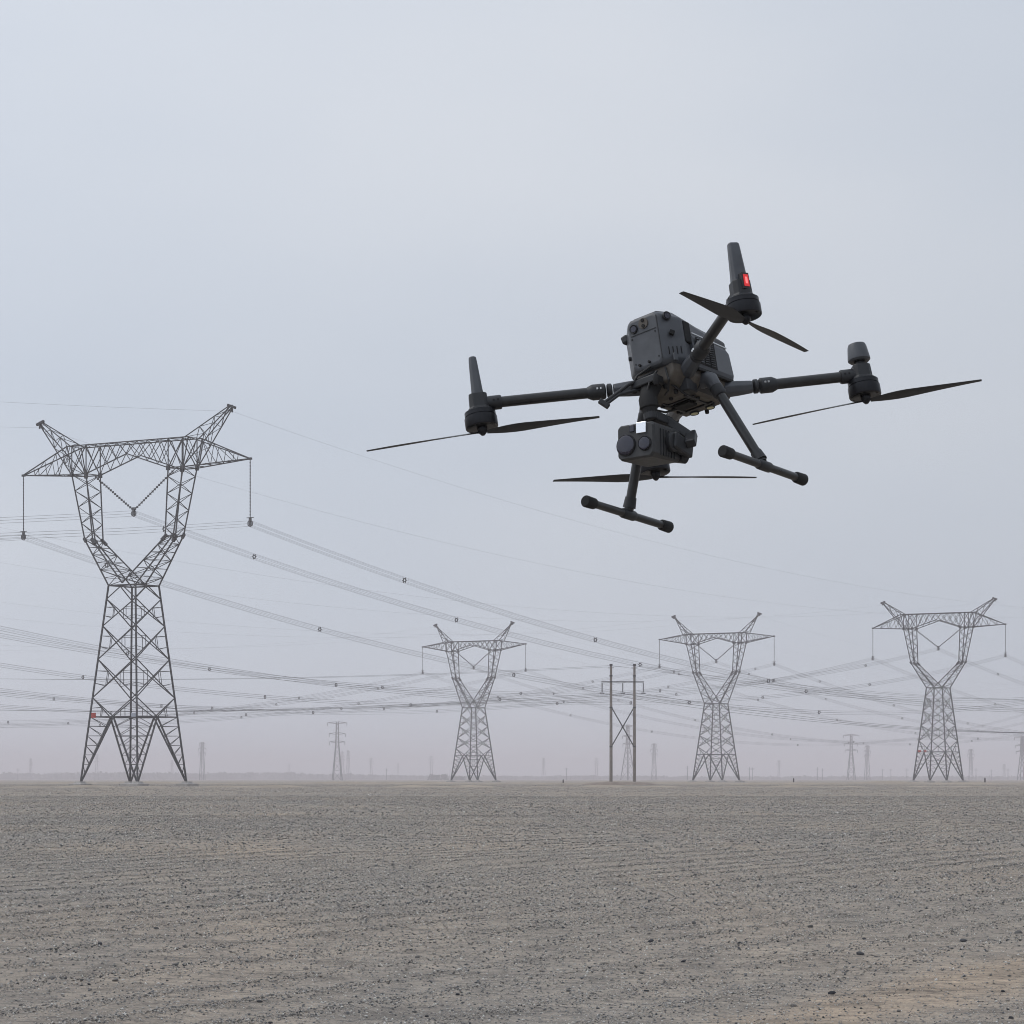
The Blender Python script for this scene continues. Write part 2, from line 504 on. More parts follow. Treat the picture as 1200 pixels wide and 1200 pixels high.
def lattice(mb, s0, s1, n, w, cross=False, horiz=True):
    """zigzag (or X) bracing between two quads of corner points"""
    m = len(s0)
    for k in range(n):
        q0 = [lerp(s0[i], s1[i], k / n) for i in range(m)]
        q1 = [lerp(s0[i], s1[i], (k + 1) / n) for i in range(m)]
        for i in range(m):
            j = (i + 1) % m
            if cross:
                mb.bar(q0[i], q1[j], w); mb.bar(q0[j], q1[i], w)
            elif (k + i) % 2:
                mb.bar(q0[i], q1[j], w)
            else:
                mb.bar(q0[j], q1[i], w)
            if horiz and k:
                mb.bar(q0[i], q0[j], w * 0.8)


def make_pylon(P, wl, wb, wt):
    """P: proportions in metres; wl, wb, wt: width of main legs, braces, thin redundants. x along the crossarm, y along the line"""
    root = empty('pylon', (0, 0, 0))
    hb, hw = P['base'] / 2, P['waist_w'] / 2
    zw, ze, za, zt = P['waist'], P['elbow'], P['arm_bottom'], P['arm_top']

    def half(z):
        return hb + (hw - hb) * z / zw

    def corner(i, z):
        h = half(z)
        return ((h, h, z), (-h, h, z), (-h, -h, z), (h, -h, z))[i]
    # footings and legs
    for i in range(4):
        m = MB(); c = corner(i, 0)
        m.loft([[(c[0] + dx * s, c[1] + dy * s, z) for dx, dy in ((-1, -1), (1, -1), (1, 1), (-1, 1))] for s, z in ((1.15, -0.3), (1.15, 0.30), (0.6, 0.36), (0.5, 0.62))])
        m.build('footing', M['pad'], root)
        m = MB()
        m.bar(corner(i, 0.3), corner(i, zw), wl, caps=True)
        m.build('leg', M['steel'], root)
    # body bracing
    m = MB()
    nodes = P['nodes']                      # z of the leg nodes, top to bottom, the last is the leg frame
    for i in range(4):
        j = (i + 1) % 4

        def mid(z): return lerp(corner(i, z), corner(j, z), 0.5)
        m.bar(corner(i, zw), corner(j, zw), wb * 1.6)
        m.bar(mid(zw), corner(i, nodes[0]), wb); m.bar(mid(zw), corner(j, nodes[0]), wb)
        for a, b in zip(nodes[:-2], nodes[1:-1]):
            m.bar(corner(i, a), corner(j, b), wb); m.bar(corner(j, a), corner(i, b), wb)
            zc = (a + b) / 2
            for q in (i, j):                # redundants between leg and brace
                for t in (0.3, 0.62):
                    zz = a + (b - a) * t
                    p = corner(q, zz)
                    tgt = lerp(corner(q, a), mid(zc), 0.62) if t < 0.5 else lerp(corner(q, b), mid(zc), 0.62)
                    m.bar(p, tgt, wt)
                m.bar(lerp(corner(q, a), mid(zc), 0.62), lerp(corner(q, b), mid(zc), 0.62), wt)
        zl, zf = nodes[-2], nodes[-1]
        m.bar(corner(i, zl), mid(zf), wb); m.bar(corner(j, zl), mid(zf), wb)
        m.bar(corner(i, zf), corner(j, zf), wb * 1.3)
        for q in (i, j):
            foot = corner(q, 0.35)
            m.bar(mid(zf), foot, wb * 1.7)
            prev_leg = corner(q, zf)
            for k in range(1, 7):
                t = k / 7
                a_ = lerp(corner(q, zf), corner(q, 0.35), t); b_ = lerp(mid(zf), foot, t)
                m.bar(a_, b_, wt)
                m.bar(prev_leg, b_, wt)
                prev_leg = a_
            m.bar(lerp(corner(q, zl), mid(zf), 0.5), corner(q, zl + (zf - zl) * 0.55), wt)
            m.bar(lerp(corner(q, zl), mid(zf), 0.5), lerp(corner(q, zf), mid(zf), 0.5), wt)
    for z in (nodes[-1], zw):               # plan bracing
        m.bar(corner(0, z), corner(2, z), wt); m.bar(corner(1, z), corner(3, z), wt)
    m.bar(corner(3, 0.3), corner(3, zw), wt * 1.2)
    m.build('body_bracing', M['steel'], root)
    # fork: two columns that leave the waist, bend at the elbow and carry the beam
    ao, ai, eo, ei, dc, de = P['col_out'], P['col_in'], P['elb_out'], P['elb_in'], P['col_d'] / 2, P['elb_d'] / 2
    for s in (-1, 1):
        m = MB()
        top = [(s * ao, dc, za), (s * ai, dc, za), (s * ai, -dc, za), (s * ao, -dc, za)]
        elb = [(s * eo, de, ze), (s * ei, de, ze - 0.2), (s * ei, -de, ze - 0.2), (s * eo, -de, ze)]
        bot = [(s * hw, hw, zw), (0, hw * 0.98, zw + 0.3), (0, -hw * 0.98, zw + 0.3), (s * hw, -hw, zw)]
        for k in range(4):
            m.bar(bot[k], elb[k], wl * 0.8); m.bar(elb[k], top[k], wl * 0.72)
            m.bar(elb[k], elb[(k + 1) % 4], wb)
        lattice(m, elb, top, P['n_col'], wt * 1.15, horiz=False)
        lattice(m, bot, elb, P['n_fork'], wt * 1.25)
        for k in (1, 2):
            m.bar(lerp(elb[k], bot[k], -0.04), lerp(elb[k], bot[k], 0.08), wl * 2.0, caps=True)
        for k in (0, 3):
            m.bar(lerp(elb[k], bot[k], -0.03), lerp(elb[k], bot[k], 0.05), wl * 1.7, caps=True)
        m.build('fork', M['steel'], root)
    # crossarm beam
    m = MB()
    xt, xe, zc, zb_end = P['tip'], P['top_x'], P['beam_mid'], P['tip_z']
    for y in (dc, -dc):
        m.bar((-xe, y, zt), (xe, y, zt), wl * 0.7)
        for s in (-1, 1):
            tip = (s * xt, 0.12 * (1 if y > 0 else -1), zb_end)
            m.bar((s * xe, y, zt), tip, wl * 0.7); m.bar((s * ao, y, za), tip, wl * 0.7)
            m.bar((s * ao, y, za), (s * ai, y, za), wl * 0.75)
            m.bar((s * ai, y, za), (0, y, zc), wl * 0.7)
            m.bar((s * ao, y, za), (s * ai, y, zt), wb); m.bar((s * ai, y, za), (s * ao, y, zt), wb)
            m.bar((s * ai, y, za), (s * ai, y, zt), wb); m.bar((s * ao, y, za), (s * ao, y, zt), wb)
            m.bar((s * ao, y, za), (s * xe, y, zt), wb)
            n = P['n_mid']
            for k in range(n):              # middle bay
                a0, a1 = k / n, (k + 1) / n
                lo0 = lerp((s * ai, y, za), (0, y, zc), a0); lo1 = lerp((s * ai, y, za), (0, y, zc), a1)
                up0 = (s * ai * (1 - a0), y, zt); up1 = (s * ai * (1 - a1), y, zt)
                m.bar(lo0, up1, wt * 1.2); m.bar(up0, lo1, wt * 1.2)
            n = P['n_tip']
            for k in range(n):              # arm bay
                a0, a1 = k / n, (k + 1) / n
                lo0 = lerp((s * ao, y, za), tip, a0); lo1 = lerp((s * ao, y, za), tip, a1)
                up0 = lerp((s * xe, y, zt), tip, a0); up1 = lerp((s * xe, y, zt), tip, a1)
                m.bar(lo1, up0, wt * 1.1)
                if k: m.bar(lo0, up0, wt)
    for x in np.linspace(-xe, xe, 13):      # ties across the beam
        m.bar((x, dc, zt), (x, -dc, zt), wt)
    xs = np.linspace(-xe, xe, 13)
    for k in range(12):
        m.bar((xs[k], dc if k % 2 else -dc, zt), (xs[k + 1], -dc if k % 2 else dc, zt), wt)
    for s in (-1, 1):
        m.bar((s * ao, dc, za), (s * ao, -dc, za), wb); m.bar((s * ai, dc, za), (s * ai, -dc, za), wb)
        for k in range(1, 6):
            t = k / 6; h = dc * (1 - t) + 0.12 * t
            x = s * (ao + (xt - ao) * t); z = za + (zb_end - za) * t
            m.bar((x, h, z), (x, -h, z), wt)
            m.bar((x, h, z), (s * (ao + (xt - ao) * (t - 1 / 6)), -(dc * (1 - t + 1 / 6)), z), wt)
        m.bar((s * (xt - 0.3), 0, zb_end), (s * (xt + 0.25), 0, zb_end), wl * 1.5, caps=True)
        for y in (dc, -dc):                 # gusset plates
            m.bar((s * ai, y, za - 0.35), (s * ai, y, za + 0.3), wl * 2.2, caps=True)
            m.bar((s * ao, y, za - 0.3), (s * ao, y, za + 0.25), wl * 1.9, caps=True)
    m.build('crossarm', M['steel'], root)
    # earth-wire peaks
    for s in (-1, 1):
        m = MB()
        tip = Vector((s * P['peak_x'], 0, P['peak']))
        bx, bz = P['peak_base']
        base = [(s * bx[0], dc, bz[0]), (s * bx[0], -dc, bz[0]), (s * bx[1], -dc, bz[1]), (s * bx[1], dc, bz[1])]
        tp = [(tip.x - s * 0.35, 0.15, tip.z), (tip.x - s * 0.35, -0.15, tip.z), (tip.x, -0.15, tip.z - 0.3), (tip.x, 0.15, tip.z - 0.3)]
        for k in range(4):
            m.bar(base[k], tp[k], wl * 0.6)
        lattice(m, base, tp, 6, wt * 1.1, horiz=False)
        m.bar(tip + Vector((-s * 0.75, 0, 0.12)), tip + Vector((s * 0.6, 0, -0.35)), wl * 1.7, caps=True)
        m.bar(tip + Vector((0, 0, 0.1)), tip + Vector((s * 0.05, 0, -0.95)), wl * 0.9, caps=True)
        m.build('earth_wire_peak', M['steel'], root)
    # insulator strings: discs on a rod
    def string(a, b, top_r):
        a, b = Vector(a), Vector(b)
        mm = MB(); n = 18
        pts, rad = [], []
        for k in range(n + 1):
            for t, r in ((k - 0.35, 0.06), (k, top_r), (k + 0.35, 0.06)):
                tt = min(max(t / n, 0), 1)
                pts.append(a.lerp(b, tt)); rad.append(r)
        q = [pts[0]]; rr_ = [rad[0]]
        for p_, r_ in zip(pts[1:], rad[1:]):
            if (p_ - q[-1]).length > 1e-3:
                q.append(p_); rr_.append(r_)
        mm.tube(q, rr_, 6)
        return mm.build('insulator_string', M['insul'], root)

    def clamp(par, p):
        mm = MB(); x, y, z = p
        mm.bar((x - 0.6, y, z + 0.8), (x + 0.6, y, z + 0.8), 0.10, caps=True)
        for k in range(6):
            a0 = math.pi / 3 * k + R(30); a1 = a0 + math.pi / 3
            mm.bar((x + 0.45 * math.cos(a0), y, z + 0.45 * math.sin(a0)), (x + 0.45 * math.cos(a1), y, z + 0.45 * math.sin(a1)), 0.10, caps=True)
        mm.bar((x, y, z + 0.85), (x, y, z - 0.3), 0.3, caps=True)
        mm.build('clamp', M['spacer'], par)
    zs = P['tip_z'] - P['string']
    for s in (-1, 1):
        o = string((s * xt, 0, zb_end - 0.1), (s * xt, 0, zs + 0.75), P['ins_r'])
        clamp(o, (s * xt, 0, zs))
    zv = P['v_z']
    for s in (-1, 1):
        o = string((s * (ai - 0.1), 0, za - 0.1), (s * 0.25, 0, zv + 0.6), P['ins_r'] * 2.1)
        if s > 0: clamp(o, (0, 0, zv))
    root['attach'] = [(-xt), zs, xt, zs, 0.0, zv]
    return root


PA = dict(base=10.6, waist_w=5.0, waist=28.2, elbow=35.0, arm_bottom=44.3, arm_top=48.4, nodes=(26.3, 22.5, 17.8, 12.4, 9.7),
          col_out=10.3, col_in=7.6, elb_out=8.2, elb_in=6.7, col_d=3.0, elb_d=2.2, n_col=8, n_fork=6, tip=21.0, top_x=11.2, beam_mid=46.7,
          tip_z=44.9, n_mid=4, n_tip=4, peak_x=17.8, peak=52.4, peak_base=((10.6, 10.6), (48.4, 44.6)), string=8.9, v_z=38.4, ins_r=0.10)
PA4 = dict(PA, ins_r=0.12, elb_in=7.0, waist=27.2, elbow=34.6, nodes=(24.6, 20.6, 16.4, 12.0, 8.8), base=10.8, arm_bottom=44.4, arm_top=48.6)
PB = dict(PA, base=11.0, waist_w=5.4, waist=24.9, elbow=35.0, arm_bottom=44.0, arm_top=47.2, nodes=(22.4, 18.6, 14.8, 11.2, 8.8),
          tip_z=45.8, top_x=10.4, beam_mid=45.9, peak_x=15.8, peak=53.2, peak_base=((11.3, 9.2), (46.9, 47.2)), string=8.8, v_z=38.2,
          col_out=10.1, col_in=7.3, elb_out=7.9, elb_in=6.6, n_tip=5, ins_r=0.12)

ROTZ = -R(34)


def at_px(px, d, z=0.0):
    return Vector((gx(px, d), d, z))


pos1 = at_px(304.5, 433); pos4 = at_px(933, 883); pos2 = at_px(570, 1030); pos3 = at_px(759.5, 975)
near = make_pylon(PA, 0.20, 0.115, 0.065)
near.location = pos1; near.rotation_euler.z = ROTZ
tag(near, 'nearest and tallest lattice pylon with a red plate, at far left', 'pylon', 'lattice pylons of the four power lines')
py4 = make_pylon(PA4, 0.28, 0.15, 0.085)
py4.location = pos4; py4.rotation_euler.z = ROTZ
tag(py4, 'rightmost lattice pylon, with triangular arms and small red plates on its legs', 'pylon', 'lattice pylons of the four power lines')
py2 = make_pylon(PB, 0.28, 0.15, 0.085)
py2.location = pos2; py2.rotation_euler.z = ROTZ
tag(py2, 'smallest lattice pylon with slim arms, left of the twin-pole frame', 'pylon', 'lattice pylons of the four power lines')
py3 = copy_tree(py2)
py3.location = pos3
tag(py3, 'lattice pylon with slim arms just right of the twin-pole frame', 'pylon', 'lattice pylons of the four power lines')
SPAN = {1: 478.0, 2: 520.0, 3: 500.0, 4: 478.0}


def plate(parent, name, material, p, w, h, lab):
    m = MB(); x, y, z = p
    m.box((x - w / 2, y - 0.05, z - h / 2), (x + w / 2, y + 0.05, z + h / 2))
    o = m.build(name, material, parent, bevel=0.01)
    o.rotation_euler.z = 0
    o['label'] = lab
    return o


# plates face -y (towards the viewer's side of the tower)
hh = PA['base'] / 2 * (1 - 9.7 / 28.2) + 2.5 * 9.7 / 28.2
plate(near, 'warning_plate', M['red'], (-hh + 0.85, -hh - 0.2, 9.9), 0.8, 0.72, 'small red warning plate on the leg frame')
plate(near, 'number_plate', M['plate'], (hh - 0.3, -hh - 0.35, 9.9), 0.8, 0.55, 'pale number plate on the front leg')
h4 = 5.4 * (1 - 8.8 / 27.2) + 2.5 * 8.8 / 27.2
plate(py4, 'warning_plate', M['red'], (-h4 + 0.8, -h4 - 0.2, 9.0), 1.0, 0.55, 'small red warning plate on the leg frame')
plate(py4, 'warning_plate', M['red'], (-h4 + 2.6, -h4 - 0.2, 9.0), 0.8, 0.5, 'second small red warning plate')


# ------------------------------------------------------------------ conductors
def span_points(a, b, sag, n):
    return [Vector(a).lerp(Vector(b), t) - Vector((0, 0, 4 * sag * t * (1 - t))) for t in [k / n for k in range(n + 1)]]


spacer_mesh = None


def get_spacer():
    global spacer_mesh
    if spacer_mesh is None:
        m = MB()
        for k in range(6):
            a0 = math.pi / 3 * k; a1 = a0 + math.pi / 3
            p0 = (0.26 * math.cos(a0), 0, 0.26 * math.sin(a0)); p1 = (0.26 * math.cos(a1), 0, 0.26 * math.sin(a1))
            m.bar(p0, p1, 0.12, caps=True)
            m.bar(p0, (p0[0] * 1.6, 0, p0[2] * 1.6), 0.10, caps=True)
        spacer_mesh = m.mesh('spacer', M['spacer'])
    return spacer_mesh


def bundle(a, b, sag, label, first=22.0, step=58.0, rad=0.015, group='conductor bundles of the power lines'):
    a, b = Vector(a), Vector(b)
    root = empty('conductor_bundle', a)
    tag(root, label, 'power line', group)
    pts = span_points(a, b, sag, 36)
    side = Vector((b.y - a.y, -(b.x - a.x), 0)).normalized()
    for k in range(6):
        an = math.pi / 3 * k
        off = side * (0.44 * math.cos(an)) + Vector((0, 0, 0.44 * math.sin(an)))
        m = MB(); m.tube([p + off - a for p in pts], rad, 4, caps=False)
        m.build('wire', M['wire'], root)
    Ltot = (b - a).length; s = first; k = 0
    while s < Ltot - 15:
        t = s / Ltot
        p = a.lerp(b, t) - Vector((0, 0, 4 * sag * t * (1 - t)))
        o = link('spacer', get_spacer(), root)
        o.location = p - a
        o.rotation_euler.z = math.atan2(side.y, side.x)
        s += step * (0.9 + 0.2 * ((k * 37 % 11) / 10)); k += 1
    return root


def single(a, b, sag, label, rad=0.03, name='earth_wire', group='earth wires along the tops of the pylons', material=None):
    a = Vector(a)
    m = MB(); m.tube([p - a for p in span_points(a, b, sag, 36)], rad, 4, caps=False)
    o = m.build(name, material or M['wire']); o.location = a
    tag(o, label, 'power line', group)
    return o


def phase_pts(pos, P):
    xt = P['tip']; zs = P['tip_z'] - P['string']
    return [pos + A * -xt + Vector((0, 0, zs)), pos + Vector((0, 0, P['v_z'])), pos + A * xt + Vector((0, 0, zs))]


def peak_pts(pos, P):
    return [pos + A * (s * P['peak_x']) + Vector((0, 0, P['peak'] - 0.8)) for s in (-1, 1)]


PH = ['left-arm', 'middle', 'right-arm']
PK = ['left', 'right']
LINES = [(pos1, PA, PA4, SPAN[1], 21.0, 13.5, 'nearest left pylon', 18.0), (pos4, PA4, PA4, SPAN[4], 20.0, 18.0, 'red-plated right pylon', 31.0),
         (pos3, PB, PB, SPAN[3], 20.5, 19.5, 'pylon right of the twin poles', 12.0), (pos2, PB, PB, SPAN[2], 22.0, 22.0, 'smallest slim-armed pylon', 40.0)]
for li, (pos, P0, P1, L, sag, sagl, who, f0) in enumerate(LINES):
    here, nxt, prv = phase_pts(pos, P0), phase_pts(pos + U * L, P1), phase_pts(pos - U * L, P1)
    for k in range(3):
        bundle(here[k], nxt[k], sag, f'{PH[k]} wire bundle leading right and away from the {who}', f0 + 9 * k)
        bundle(here[k], prv[k], sagl, f'{PH[k]} wire bundle leading left and closer from the {who}', f0 + 14 * (2 - k))
    pk, pn, pp = peak_pts(pos, P0), peak_pts(pos + U * L, P1), peak_pts(pos - U * L, P1)
    for k in range(2):
        single(pk[k], pn[k], sag * 0.72, f'thin earth wire leading right from {PK[k]} peak of the {who}', 0.010)
        single(pk[k], pp[k], sagl * 0.72, f'thin earth wire leading left from {PK[k]} peak of the {who}', 0.010)
# ------------------------------------------------------------------ twin-pole frame
HD = 504.0
mound = MB()
rings = []
for r_, z in ((1.0, -0.15), (0.82, 0.22), (0.6, 0.42), (0.3, 0.55)):
    rings.append([(math.cos(a) * 6.8 * r_ * (1 + 0.08 * math.sin(3 * a)), math.sin(a) * 4.0 * r_, z) for a in [2 * math.pi * k / 28 for k in range(28)]])
mound.loft(rings)
mo = mound.build('mound', mat('mound_earth', (0.24, 0.195, 0.16), 0.95, noise=(0.7, 0.25)), smooth=True)
mo.location = at_px(684, HD); tag(mo, kind='structure')
hf = empty('twin_pole_frame', at_px(686.5, HD, 0.3), R(4))
tag(hf, 'twin concrete poles joined by a crossarm and an X brace on low mound', 'utility pole')
for s in (-1, 1):
    m = MB()
    m.tube([(s * 1.93, 0, -0.3), (s * 1.93, 0, 9), (s * 1.93, 0, 19.3)], [0.27, 0.24, 0.19], 14)
    o = m.build('pole', M['concrete'], hf, smooth=True)
    c = MB(); c.tube([(s * 1.93, 0, 19.25), (s * 1.93, 0, 19.55)], 0.26, 10)
    c.bar((s * 1.93 - 0.5, 0, 18.9), (s * 1.93 + 0.5, 0, 18.9), 0.1, caps=True)
    c.build('cap', M['steel'], o)
    for z in (17.6, 12.4, 6.0):
        c = MB(); c.tube([(s * 1.93, 0, z - 0.1), (s * 1.93, 0, z + 0.1)], 0.27, 12); c.build('band', M['steel'], o)
m = MB(); m.bar((-3.5, 0.28, 16.6), (3.5, 0.28, 16.6), 0.10, 0.16, caps=True); m.bar((-3.5, -0.28, 16.6), (3.5, -0.28, 16.6), 0.10, 0.16, caps=True)
m.build('crossarm', M['steel'], hf)
for s in (-1, 1):
    m = MB(); m.bar((s * 1.85, 0.1 * s, 12.4), (-s * 1.85, 0.1 * s, 6.0), 0.17, caps=True); m.build('brace', M['steel'], hf)
for x in (-3.4, 0, 3.4):
    m = MB(); pts, rad = [], []
    for k in range(9):
        z = 16.4 - k * 0.17
        pts += [(x, 0, z), (x, 0, z - 0.06), (x, 0, z - 0.12)]; rad += [0.05, 0.14, 0.05]
    m.tube(pts, rad, 8); o = m.build('insulator_string', M['insul'], hf)
    m = MB(); m.bar((x - 0.35, 0, 14.75), (x + 0.35, 0, 14.75), 0.16, caps=True); m.build('clamp', M['spacer'], o)
hb_ = at_px(686.5, HD, 0.3)
ca, sa = math.cos(R(4)), math.sin(R(4))
NAMES3 = ['left', 'middle', 'right']
for k, x in enumerate((-3.4, 0.0, 3.4)):
    p = hb_ + Vector((x * ca, x * sa, 14.7))
    # the pole line crosses under the big lines, almost square to the view
    # each of the three runs as a wire of its own, spread front to back at the next poles
    sp = (k - 1) * 3.4
    single(p, Vector((p.x - 162, p.y - 12 + sp, 14.9)), 3.0, f'lower wire leading left from the {NAMES3[k]} insulator of the twin poles', 0.024, 'pole_line_wire', 'wires of the twin-pole line', M['spacer'])
    single(p, Vector((p.x + 143, p.y + 84 + sp, 13.2)), 4.9, f'lower wire leading right from the {NAMES3[k]} insulator of the twin poles', 0.024, 'pole_line_wire', 'wires of the twin-pole line', M['spacer'])
for s, nm in ((-1, 'left'), (1, 'right')):
    p = hb_ + Vector((s * 1.93 * ca, s * 1.93 * sa, 19.3))
    single(p, Vector((p.x - 162, p.y - 12 + s, 19.0)), 2.2, f'thin wire leading left from the {nm} pole top of the twin poles', 0.018, 'pole_line_wire', 'wires of the twin-pole line')
    single(p, Vector((p.x + 143, p.y + 84 + s, 17.6)), 3.6, f'thin wire leading right from the {nm} pole top of the twin poles', 0.018, 'pole_line_wire', 'wires of the twin-pole line')


# ------------------------------------------------------------------ towers on the horizon
def far_tower(px, top_py, H, kind, label, rz=0.0, wide=1.0):
    d = H * FPX / (810.2 - top_py)
    root = empty('distant_tower', at_px(px, d), rz)
    tag(root, label, 'pylon', 'distant towers along the horizon')
    w = (0.54 if kind == 'tee' else 0.30) + 0.02 * d / 2400
    if kind == 'pole':
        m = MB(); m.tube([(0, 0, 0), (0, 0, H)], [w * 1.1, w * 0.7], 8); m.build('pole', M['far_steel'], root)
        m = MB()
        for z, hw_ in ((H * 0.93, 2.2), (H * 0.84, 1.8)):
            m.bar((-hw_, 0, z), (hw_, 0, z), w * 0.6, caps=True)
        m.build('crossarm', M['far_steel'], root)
        return root
    b, t = 3.6 * wide, 0.75
    zw = H * 0.62
    bw = 1.15
    c = lambda i, z: [((b + (bw - b) * min(z / zw, 1) + (t - bw) * max(0, (z - zw) / (H - zw))) * sx, (b + (bw - b) * min(z / zw, 1) + (t - bw) * max(0, (z - zw) / (H - zw))) * sy, z) for sx, sy in ((1, 1), (-1, 1), (-1, -1), (1, -1))][i]
    m = MB()
    zs_ = [H * q for q in (0, 0.17, 0.32, 0.44, 0.54, 0.62, 0.70, 0.78, 0.86, 0.93, 1.0)]
    for a_, b_ in zip(zs_[:-1], zs_[1:]):
        for i in range(4):
            j = (i + 1) % 4
            m.bar(c(i, a_), c(i, b_), w)
            m.bar(c(i, a_), c(j, b_), w * 0.4)
            m.bar(c(i, b_), c(j, b_), w * 0.35)
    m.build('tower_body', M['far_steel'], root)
    arms = {'tee': ((0.985, 7.6), (0.80, 6.4), (0.66, 6.0)), 'slim': ((0.97, 2.6), (0.84, 3.6), (0.72, 3.2))}[kind]
    for q, hw_ in arms:
        m = MB(); z = H * q
        for s in (-1, 1):
            for y in (-0.7, 0.7):
                m.bar((s * 0.8, y, z + 0.9), (s * hw_, 0, z), w * 0.7); m.bar((s * 0.8, y, z - 0.6), (s * hw_, 0, z), w * 0.7)
            m.bar((s * hw_, 0, z + 0.2), (s * hw_, 0, z - 2.6), w * 0.7, caps=True)
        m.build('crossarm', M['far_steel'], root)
    return root


FAR = [
    (463.5, 764.5, 46, 'tee', 'clearest distant tower with wide top arm, between the two left pylons', 0.2, 1.0),
    (865, 774.5, 44, 'tee', 'distant tower with wide top arm left of the red-plated pylon', 0.1, 1.0),
    (358, 780.5, 33, 'slim', 'slim distant tower just right of the nearest pylon', 0.5, 0.55),
    (877.5, 783, 34, 'slim', 'slim distant tower beside the wide-armed one left of red-plated pylon', 0.4, 0.6),
    (690.5, 767, 50, 'tee', 'faint broad tower seen between the twin poles', 0.7, 1.3),
    (711, 781.5, 36, 'slim', 'faint slim tower just right of the twin poles', 0.3, 0.6),
    (666, 793, 34, 'slim', 'faint slim tower just left of the twin poles', 0.2, 0.7),
    (624.7, 793, 36, 'slim', 'faint tower midway between smallest pylon and twin poles', 0.6, 0.8),
    (537, 791.5, 34, 'slim', 'faint slim tower just left of the smallest pylon', 0.1, 0.6),
    (472, 787, 40, 'slim', 'faint tower close behind the clearest distant tower', 0.9, 0.7),
    (467.5, 788, 42, 'slim', 'faint tower overlapping the foot of the clearest distant tower', 0.4, 0.9),
    (490, 793, 34, 'slim', 'very faint slim tower second right of the clearest distant tower', 0.2, 0.6),
    (511, 797.5, 34, 'slim', 'very faint tower third right of the clearest distant tower', 0.7, 0.6),
    (426, 797.5, 34, 'slim', 'very faint tower left of the clearest distant tower', 0.3, 0.6),
    (808.5, 795, 30, 'slim', 'very faint tower right of the slim-armed pylon beside the twin poles', 0.1, 0.5),
    (958.5, 786, 32, 'slim', 'distant slim tower just right of the red-plated pylon', 0.2, 0.5),
    (998.5, 776, 40, 'tee', 'distant tower with wide top arm further right of red-plated pylon', 0.3, 0.9),
    (984.5, 798, 26, 'slim', 'very faint tower between two distant towers at the right', 0.5, 0.5),
    (275.5, 790, 36, 'slim', 'faint tower seen between the legs of the nearest pylon, left gap', 0.2, 0.8),
    (334.5, 795, 34, 'slim', 'faint tower seen between the legs of the nearest pylon, right gap', 0.5, 0.7),
    (224, 793.5, 34, 'slim', 'very faint tower left of the nearest pylon', 0.8, 0.6),
    (785.5, 800, 13, 'pole', 'short faint pole right of the slim-armed pylon, left of a pair', 0.2, 1),
    (788, 800.3, 13, 'pole', 'short faint pole right of the slim-armed pylon, right of a pair', 0.3, 1),
    (838.5, 800, 13, 'pole', 'short faint pole left of the wide-armed right distant tower', 0.5, 1),
    (842.5, 801, 13, 'pole', 'shorter faint pole close to the wide-armed right distant tower', 0.1, 1),
    (889.5, 801.5, 13, 'pole', 'short faint pole right of the slim tower beside the wide-armed one', 0.1, 1),
    (896, 801.5, 13, 'pole', 'short faint pole second right of the slim tower beside wide-armed one', 0.4, 1),
    (908.5, 801, 13, 'pole', 'short faint pole just left of the red-plated pylon', 0.0, 1),
    (962.5, 801, 13, 'pole', 'short faint pole beside the slim tower right of red-plated pylon', 0.2, 1),
    (974.5, 802, 13, 'pole', 'short faint pole second right of the slim tower beyond red-plated pylon', 0.2, 1),
    (987.5, 801, 13, 'pole', 'short faint pole beside the very faint tower at the right', 0.1, 1),
    (642.5, 800.5, 13, 'pole', 'short faint pole left of the twin poles', 0.3, 1),
    (737, 799, 13, 'pole', 'short faint pole left of the slim-armed pylon beside twin poles', 0.3, 1),
    (502, 801, 13, 'pole', 'short faint pole left of the smallest pylon', 0.3, 1),
    (214, 801, 13, 'pole', 'short faint pole at far left, left of a very faint tower', 0.3, 1),
]
for a_ in FAR:
    far_tower(*a_)

# little marker posts out on the plain
for px, py_top, h, lab in ((820, 808.4, 1.2, 'small dark marker post right of the slim-armed pylon'), (969.5, 807.6, 1.3, 'small dark marker post right of the red-plated pylon'),
                           (640, 809.6, 0.9, 'small dark marker post left of the twin poles')):
    d = 720.0
    m = MB(); m.loft([[(dx * w, dy * w, z) for dx, dy in ((-1, -1), (1, -1), (1, 1), (-1, 1))] for w, z in ((0.17, -0.2), (0.15, h * 0.85), (0.08, h))])
    o = m.build('marker_post', M['marker'])
    o.location = at_px(px, d)
    tag(o, lab, 'marker post', 'marker posts on the plain')


# ------------------------------------------------------------------ far greenery and hills
def crown_blob(mb, c, rx, rz, r):
    """a ragged crown: overlapping leaf-sized clumps"""
    n = 26
    for _ in range(n):
        a = r.uniform(0, 6.283); q = r.random() ** 0.5
        z = r.random()
        w = (1 - 0.55 * z)
        p = Vector((c[0] + math.cos(a) * rx * q * w, c[1] + math.sin(a) * rx * q * w, c[2] + z * rz))
        s = rx * r.uniform(0.14, 0.3)
        v = [p + Vector((r.gauss(0, 1), r.gauss(0, 1), r.gauss(0, 1))).normalized() * s for _ in range(4)]
        mb.add(v, [(0, 1, 2), (0, 2, 3), (0, 3, 1), (1, 3, 2)])


M['far_green'] = mat('far_foliage', (0.055, 0.07, 0.05), 0.9)
